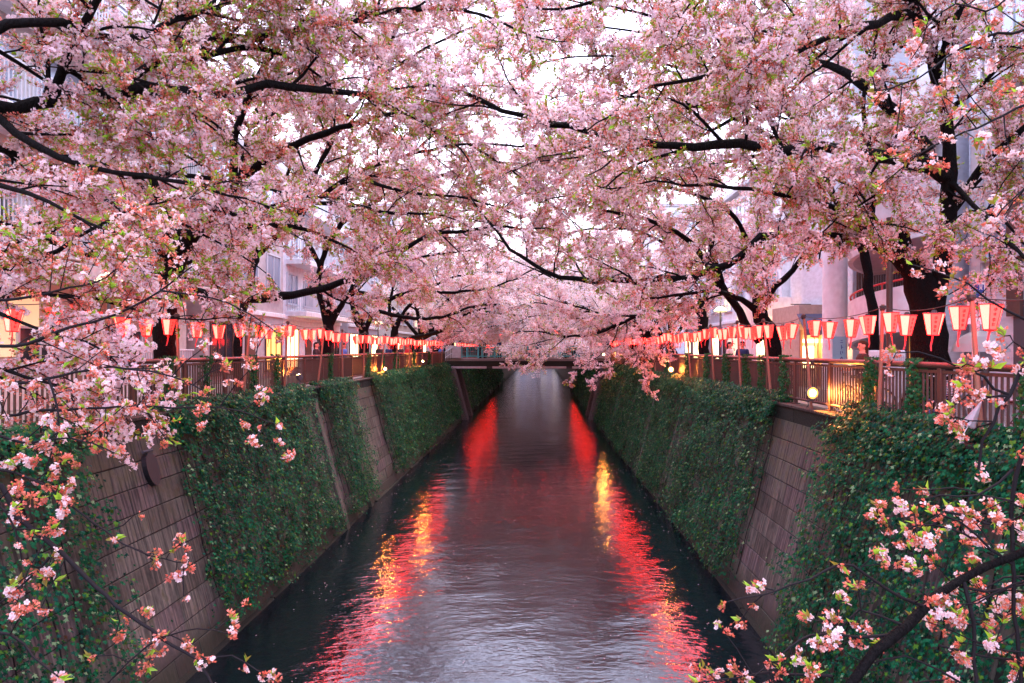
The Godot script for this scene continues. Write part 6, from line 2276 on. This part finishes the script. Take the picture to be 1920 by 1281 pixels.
	for q in [[12.9, 7.4], [15.1, 7.4], [17.4, 12.6], [14.2, 12.6]]:
		var unit := boxpart(o, "outdoor_unit", Vector3(x - 0.3, STREET + q[1], -q[0]), Vector3(0.34, 0.6, 0.8), M.white, 0.03)
		boxpart(unit, "unit_bracket", Vector3(x - 0.25, STREET + q[1] - 0.33, -q[0]), Vector3(0.44, 0.05, 0.7), M.metal, 0.01)
	# stair
	var c := Vector3(12.4, 0, -20.8)
	var b := MB.new()
	arc_band(b, c, 2.5, deg_to_rad(62), deg_to_rad(-62), 6.2, 6.95, 1.32, 0.16)
	part(o, "stair_parapet", b.mesh(), M.white)
	b = MB.new()
	arc_band(b, c, 2.5, deg_to_rad(70), deg_to_rad(-70), 8.85, 9.6, 1.5, 0.16)
	part(o, "stair_parapet", b.mesh(), M.white)
	b = MB.new()
	arc_band(b, c, 2.5, deg_to_rad(70), deg_to_rad(-70), 11.9, 12.6, 1.4, 0.16)
	part(o, "stair_parapet", b.mesh(), M.white)
	b = MB.new()
	arc_band(b, c, 2.34, deg_to_rad(70), deg_to_rad(-70), 6.2, 7.0, 0.14, 1.6)
	part(o, "stair_flight", b.mesh(), M.grey)
	b = MB.new()
	arc_band(b, c, 2.34, deg_to_rad(70), deg_to_rad(-70), 8.85, 9.6, 0.16, 1.9)
	part(o, "stair_flight", b.mesh(), M.grey)
	b = MB.new()
	arc_band(b, c, 2.34, deg_to_rad(70), deg_to_rad(-70), 11.9, 12.6, 0.16, 1.9)
	part(o, "stair_flight", b.mesh(), M.grey)
	var pts := []
	var rad := []
	for k in 25:
		var a := lerpf(deg_to_rad(50), deg_to_rad(-62), k / 24.0)
		pts.append(c + Vector3(-cos(a) * 2.42, lerpf(6.27, 6.95, (k / 24.0) * 0.9 + 0.1) + 1.5 + (0.12 if k > 21 else 0.0), -sin(a) * 2.42))
		rad.append(0.035)
	b = MB.new()
	b.tube(pts, rad, 8)
	for k in [2, 9, 16, 22]:
		b.tube([pts[k], pts[k] - Vector3(0, 0.2, 0)], [0.022, 0.022], 6)
	part(o, "handrail", b.mesh(), M.red)
	b = MB.new()
	b.lathe(c + Vector3(0.2, STREET, 0), [Vector2(0.7, 0), Vector2(0.7, 12)], 20)
	part(o, "stair_core", b.mesh(), M.white2)
	for k in 22:
		boxpart(o, "slat", Vector3(11.1 + k * 0.085, 8.0, -23.2), Vector3(0.05, 2.2, 0.06), M.brown)
	b = MB.new()
	b.lathe(Vector3(10.62, STREET, -23.9), [Vector2(0.42, 0), Vector2(0.42, 13)], 24)
	part(o, "round_column", b.mesh(), M.white)
	b = MB.new()
	for k in 8:
		var a0 := deg_to_rad(60 + k * 8)
		var a1 := deg_to_rad(68 + k * 8)
		b.quad(Vector3(10.62 + cos(a0) * 0.43, STREET + 0.9, -23.9 + sin(a0) * 0.43), Vector3(10.62 + cos(a1) * 0.43, STREET + 0.9, -23.9 + sin(a1) * 0.43), Vector3(10.62 + cos(a1) * 0.43, STREET + 1.9, -23.9 + sin(a1) * 0.43), Vector3(10.62 + cos(a0) * 0.43, STREET + 1.9, -23.9 + sin(a0) * 0.43), Vector3(0, 0, 1))
	part(o, "blue_poster", b.mesh(), M.skyblue)
	b = MB.new()
	for k in 4:
		strokes(b, GLYPHS[k], Vector3(10.6, STREET + 1.66 - k * 0.2, -23.9 + 0.44), 0.13, 0.02, Vector3.RIGHT, Vector3.BACK)
	part(o, "poster_lettering", b.mesh(), M.blue)
	b = MB.new()
	b.tube([Vector3(10.0, STREET, -19.0), Vector3(10.0, STREET + 5.2, -19.0)], [0.085, 0.085], 12)
	b.box(Vector3(10.0, STREET + 0.05, -19.0), Vector3(0.3, 0.1, 0.3), Color.WHITE, 0.01)
	var pole := thing("steel_pole", "dark brown steel pole standing before the curved stair", "pole", Vector3.ZERO)
	part(pole, "shaft", b.mesh(), M.brown)
	boxpart(o, "orange_door", Vector3(11.5, STREET + 1.15, -20.2), Vector3(0.5, 2.3, 0.06), M.shopwarm, 0.01)
	boxpart(o, "orange_door", Vector3(11.5, STREET + 1.15, -20.24), Vector3(0.62, 2.42, 0.06), M.brown, 0.01)

	# shop front beside it
	var s := thing("shop", "small shop with a slate awning and two glowing white screens, right bank", "shop")
	boxpart(s, "wall", Vector3(11.2, STREET + 1.6, -27.6), Vector3(2.0, 3.2, 3.0), M.beige, 0.01)
	for q in [10.52, 11.4]:
		var sc := boxpart(s, "screen", Vector3(q, STREET + 1.15, -26.06), Vector3(0.46, 0.85, 0.05), M.shoplight, 0.006)
		var rp := []
		var rr := []
		for k in 13:
			rp.append(Vector3(q + cos(TAU * k / 12) * 0.12 - 0.05, STREET + 1.2 + sin(TAU * k / 12) * 0.12, -26.03))
			rr.append(0.008)
		var rb := MB.new()
		rb.tube(rp, rr, 4, Color.WHITE, false)
		part(sc, "ring_emblem", rb.mesh(), M.black)
		boxpart(s, "screen_base", Vector3(q, STREET + 0.66, -26.05), Vector3(0.52, 0.08, 0.09), M.brown, 0.005)
	for q in [10.24, 10.96, 11.72]:
		boxpart(s, "post", Vector3(q, STREET + 1.1, -26.02), Vector3(0.1, 2.2, 0.1), M.pole, 0.008)
	boxpart(s, "lit_lintel", Vector3(10.98, STREET + 1.78, -26.05), Vector3(1.4, 0.14, 0.06), M.shoplight)
	b = MB.new()
	b.box(Vector3(10.98, STREET + 2.5, -25.72), Vector3(1.75, 0.04, 1.0), Color.WHITE, 0.01, Basis(Vector3.RIGHT, 0.72))
	b.box(Vector3(10.98, STREET + 2.1, -25.36), Vector3(1.75, 0.22, 0.03), Color.WHITE, 0.005)
	part(s, "awning", b.mesh(), M.awning)
	lamp(s, Vector3(10.9, STREET + 1.6, -25.5), Color(1.0, 0.72, 0.38), 0.8, 0.15)
	s = thing("shop", "bright open shop entrance with warm light left of the slate awning, right bank", "shop")
	boxpart(s, "wall", Vector3(11.0, STREET + 1.9, -31.5), Vector3(2.4, 3.8, 3.0), M.white, 0.01)
	boxpart(s, "lit_screen", Vector3(10.5, STREET + 1.1, -29.96), Vector3(0.7, 2.0, 0.05), M.shoplight)
	boxpart(s, "lit_screen", Vector3(11.35, STREET + 1.1, -29.96), Vector3(0.6, 2.0, 0.05), M.window_lit)
	boxpart(s, "post", Vector3(10.95, STREET + 1.15, -29.9), Vector3(0.1, 2.3, 0.12), M.pole, 0.01)
	boxpart(s, "lintel", Vector3(10.95, STREET + 2.3, -29.92), Vector3(1.9, 0.14, 0.12), M.rail_white, 0.01)
	lamp(s, Vector3(10.3, STREET + 1.6, -29.4), Color(1.0, 0.7, 0.35), 1.2, 0.12)
	var bulb := MB.new()
	bulb.lathe(Vector3(10.3, STREET + 1.55, -29.4), [Vector2(0, 0), Vector2(0.06, 0.03), Vector2(0.07, 0.08), Vector2(0.04, 0.14), Vector2(0.0, 0.15)], 10)
	part(s, "lamp_bulb", bulb.mesh(), M.flood)
	boxpart(s, "lamp_arm", Vector3(10.3, STREET + 1.85, -29.66), Vector3(0.03, 0.03, 0.5), M.darkgrey)
	boxpart(s, "lamp_arm", Vector3(10.3, STREET + 1.77, -29.4), Vector3(0.03, 0.14, 0.03), M.darkgrey)
	# hanging black sign with white letters and a ring
	var sg := thing("hanging_sign", "black upright hanging sign with white letters above the shop", "sign", Vector3(10.9, 8.15, -27.9))
	boxpart(sg, "panel", Vector3(0, -0.42, 0), Vector3(0.4, 0.84, 0.04), M.black, 0.006)
	boxpart(sg, "arm", Vector3(0.1, 0.03, 0), Vector3(0.9, 0.04, 0.04), M.black, 0.005)
	b = MB.new()
	for k in 3:
		strokes(b, GLYPHS[[1, 2, 3][k]], Vector3(-0.06, -0.2 - k * 0.16, 0.024), 0.12, 0.018, Vector3.RIGHT, Vector3.BACK)
	part(sg, "lettering", b.mesh(), M.signwhite)
	b = MB.new()
	pts = []
	rad = []
	for k in 25:
		pts.append(Vector3(cos(TAU * k / 24) * 0.085, -0.68 + sin(TAU * k / 24) * 0.085, 0.024))
		rad.append(0.014)
	b.tube(pts, rad, 6, Color.WHITE, false)
	b.tube([Vector3(0, -0.66, 0.024), Vector3(0.04, -0.64, 0.024), Vector3(0.03, -0.7, 0.024)], [0.014, 0.014, 0.014], 6)
	part(sg, "ring_emblem", b.mesh(), M.signwhite)
	var bn := thing("banner", "white cloth banner with red lettering on the right bank far row", "banner", Vector3(8.9, STREET, -30.5))
	boxpart(bn, "cloth", Vector3(0, 1.2, 0), Vector3(0.5, 1.5, 0.02), M.signwhite)
	boxpart(bn, "pole", Vector3(-0.28, 1.1, 0), Vector3(0.03, 2.2, 0.03), M.metal)
	b = MB.new()
	for k in 4:
		strokes(b, GLYPHS[k + 1], Vector3(-0.12, 1.6 - k * 0.3, 0.014), 0.22, 0.03, Vector3.RIGHT, Vector3.BACK)
	part(bn, "lettering", b.mesh(), M.red)

	block_house("town_house", "white house behind the lantern row on the right bank, past the shops", true, 12.4, 34, 45, 11, M.white, 4, 11, M.shoplight)
	block_house("town_house", "grey house on the right bank beside the bridge", true, 12.6, 46, 57.5, 10, M.grey, 3, 12, M.shoplight)
	block_house("apartment_house", "tall white block on the right bank beyond the bridge", true, 12.8, 68, 88, 16, M.white2, 5, 13, M.shoplight)
	block_house("apartment_house", "long beige block far along the right bank", true, 12.8, 92, 135, 13, M.beige, 4, 14, M.shoplight)
	block_house("apartment_house", "pale block last in the row on the right bank", true, 12.8, 140, 190, 15, M.white, 4, 15, M.shoplight)
	block_house("apartment_house", "grey-white house at the right edge nearest the camera", true, 12.6, -2, 10.6, 14, M.white2, 4, 17, M.shoplight)


func build_lamps() -> void:
	floodlight(P(1523, 737, 14.9), Vector3(0.12, -0.05, 1.0), "brightest floodlight, low on the right railing beside the bare coping", 2.2, 0.13)
	floodlight(P(1258, 693, 30.6), Vector3(0.0, 0.05, 1.0), "second floodlight on the right bank, among the ivy", 3.0, 0.13)
	floodlight(P(1132, 665, 58.0), Vector3(-0.2, 0.3, 1.0), "tiny floodlight near the right end of the bridge", 2.5, 0.12)
	floodlight(P(1081, 658, 62.0), Vector3(-0.2, 0.3, 1.0), "tiny light above the right part of the bridge", 2.0, 0.1)
	floodlight(P(560, 704, 22.3), Vector3(-0.25, 1.0, 0.25), "floodlight pointing up at the left railing by a post", 2.0, 0.08)
	floodlight(P(722, 692, 34.6), Vector3(0.2, 0.2, 1.0), "yellow floodlight half hidden in the ivy of the left wall", 2.4, 0.09)
	floodlight(P(793, 678, 45.6), Vector3(0.1, 0.6, 0.8), "small floodlight in the ivy near the left end of the bridge", 2.0, 0.09)
	floodlight(P(1990, 860, 7.2), Vector3(-0.5, -0.25, 0.6), "floodlight at the right edge that lights the low bough", 1.2, 0.07)
	street_lamp(Vector3(-10.5, STREET, -16.3), "lit street lamp with a wide shade before the apartment house on the left", 3.05)
	street_lamp(Vector3(-10.6, STREET, -44.0), "small lit street lamp between the trunks on the left bank", 3.1)
	street_lamp(Vector3(9.0, STREET, -33.0), "lit street lamp behind the twin trunks on the right bank", 3.3)


func build_ivy() -> void:
	make_ivy_leaves()
	ivy(false, 6.0, 11.6, "ivy hanging on the left wall nearest the camera, at the bottom left corner", 0.62, 0.25, 0.98, 1, 0.22)
	ivy(false, 14.1, 22.9, "broadest curtain of ivy on the left wall, right of the bare concrete", 1.0, 0.3, 0.93, 2)
	ivy(false, 23.9, 28.3, "ivy curtain on the left wall between two bare strips", 1.0, 0.3, 0.92, 3)
	ivy(false, 31.4, 47.5, "long ivy curtain on the left wall below the yellow floodlight", 1.0, 0.35, 0.9, 4)
	ivy(false, 47.5, 58.2, "ivy curtain on the left wall beside the bridge pier", 1.0, 0.3, 0.9, 5)
	ivy(false, 63.8, 90, "ivy on the left wall seen under the bridge", 0.8, 0.1, 0.92, 6, 0.25)
	ivy(false, 90, 130, "farthest ivy on the left wall beyond the bridge", 0.7, 0.1, 0.92, 7, 0.25)
	ivy(true, 5.5, 13.9, "ivy bank on the right wall nearest the camera, behind the low bough", 1.0, 0.5, 1.0, 8, 0.1)
	ivy(true, 16.8, 26.4, "broad ivy curtain on the right wall left of the bare concrete", 1.0, 0.4, 0.95, 9, 0.12)
	ivy(true, 26.8, 33.2, "ivy curtain on the right wall below the second floodlight", 1.0, 0.35, 0.95, 10, 0.08)
	ivy(true, 33.9, 46.0, "ivy curtain with thin bare ribs on the right wall", 1.0, 0.3, 0.95, 11, 0.1)
	ivy(true, 46.5, 58.0, "ivy curtain on the right wall beside the bridge pier", 0.9, 0.3, 0.95, 12, 0.15)
	ivy(true, 63.5, 95, "ivy on the right wall beyond the bridge", 0.8, 0.1, 0.95, 13, 0.2)
	var lp := [[14.9, 0.5], [16.6, 0.3], [19.3, 0.35], [21.0, 0.5], [26.4, 0.6], [32.3, 0.9], [35.3, 0.7], [38.5, 1.2], [44, 1.0], [50, 1.2]]
	for i in lp.size():
		ivy_on_post(false, lp[i][0], lp[i][1], "ivy clump climbing the left railing, %s from the camera" % ordinal(i + 1), 30 + i)
	var rp := [[8.6, 0.6], [11.3, 0.55], [12.75, 0.7], [17.3, 0.5], [19.0, 0.4], [20.4, 0.6], [22.6, 0.9], [25.2, 0.8], [28.4, 1.0], [33.0, 1.4], [38.0, 1.6], [45, 1.5]]
	for i in rp.size():
		ivy_on_post(true, rp[i][0], rp[i][1], "ivy clump climbing the right railing, %s from the camera" % ordinal(i + 1), 60 + i)


func _ready() -> void:
	rng.seed = 20240
	var cam := Camera3D.new()
	cam.name = "camera"
	cam.projection = Camera3D.PROJECTION_FRUSTUM
	cam.near = 0.1
	cam.far = 2000.0
	cam.size = 0.1 * 1281.0 / 1250.0
	cam.frustum_offset = Vector2(-0.04, 0.0116) * 0.1
	cam.position = Vector3(0, EYE, 0)
	add_child(cam)
	cam.current = true
	var env := Environment.new()
	env.background_mode = Environment.BG_SKY
	var sky := Sky.new()
	var sm := ProceduralSkyMaterial.new()
	sm.sky_top_color = Color(0.8, 0.81, 1.0)
	sm.sky_horizon_color = Color(0.99, 0.97, 1.0)
	sm.sky_curve = 0.3
	sm.ground_bottom_color = Color(0.3, 0.28, 0.3)
	sm.ground_horizon_color = Color(0.6, 0.56, 0.6)
	sky.sky_material = sm
	env.sky = sky
	env.background_energy_multiplier = 1.15
	env.tonemap_mode = Environment.TONE_MAPPER_LINEAR
	env.tonemap_exposure = 4.1
	env.sdfgi_enabled = true
	env.ssao_enabled = true
	env.ssil_enabled = true
	var we := WorldEnvironment.new()
	we.name = "world_environment"
	we.environment = env
	add_child(we)
	var sun := DirectionalLight3D.new()
	sun.name = "sun"
	sun.light_color = Color(1.0, 0.9, 0.86)
	sun.light_energy = 0.38
	sun.light_angular_distance = 25.0
	sun.shadow_enabled = true
	sun.rotation_degrees = Vector3(-62, 160, 0)
	add_child(sun)

	make_materials()
	wind.seed = 77
	wind.frequency = 0.22
	build_water()
	build_streets()
	build_wall(false)
	build_wall(true)
	build_fence(false, 5.0, 59.0, true)
	build_fence(true, 4.0, 60.0, true)
	build_fence(false, 64.5, 150.0, false)
	build_fence(true, 64.5, 150.0, false)
	build_bridge()
	build_buildings()
	build_ivy()
	make_sprays()
	build_trees()
	build_lanterns()
	build_lamps()
	build_furniture()
	build_people()
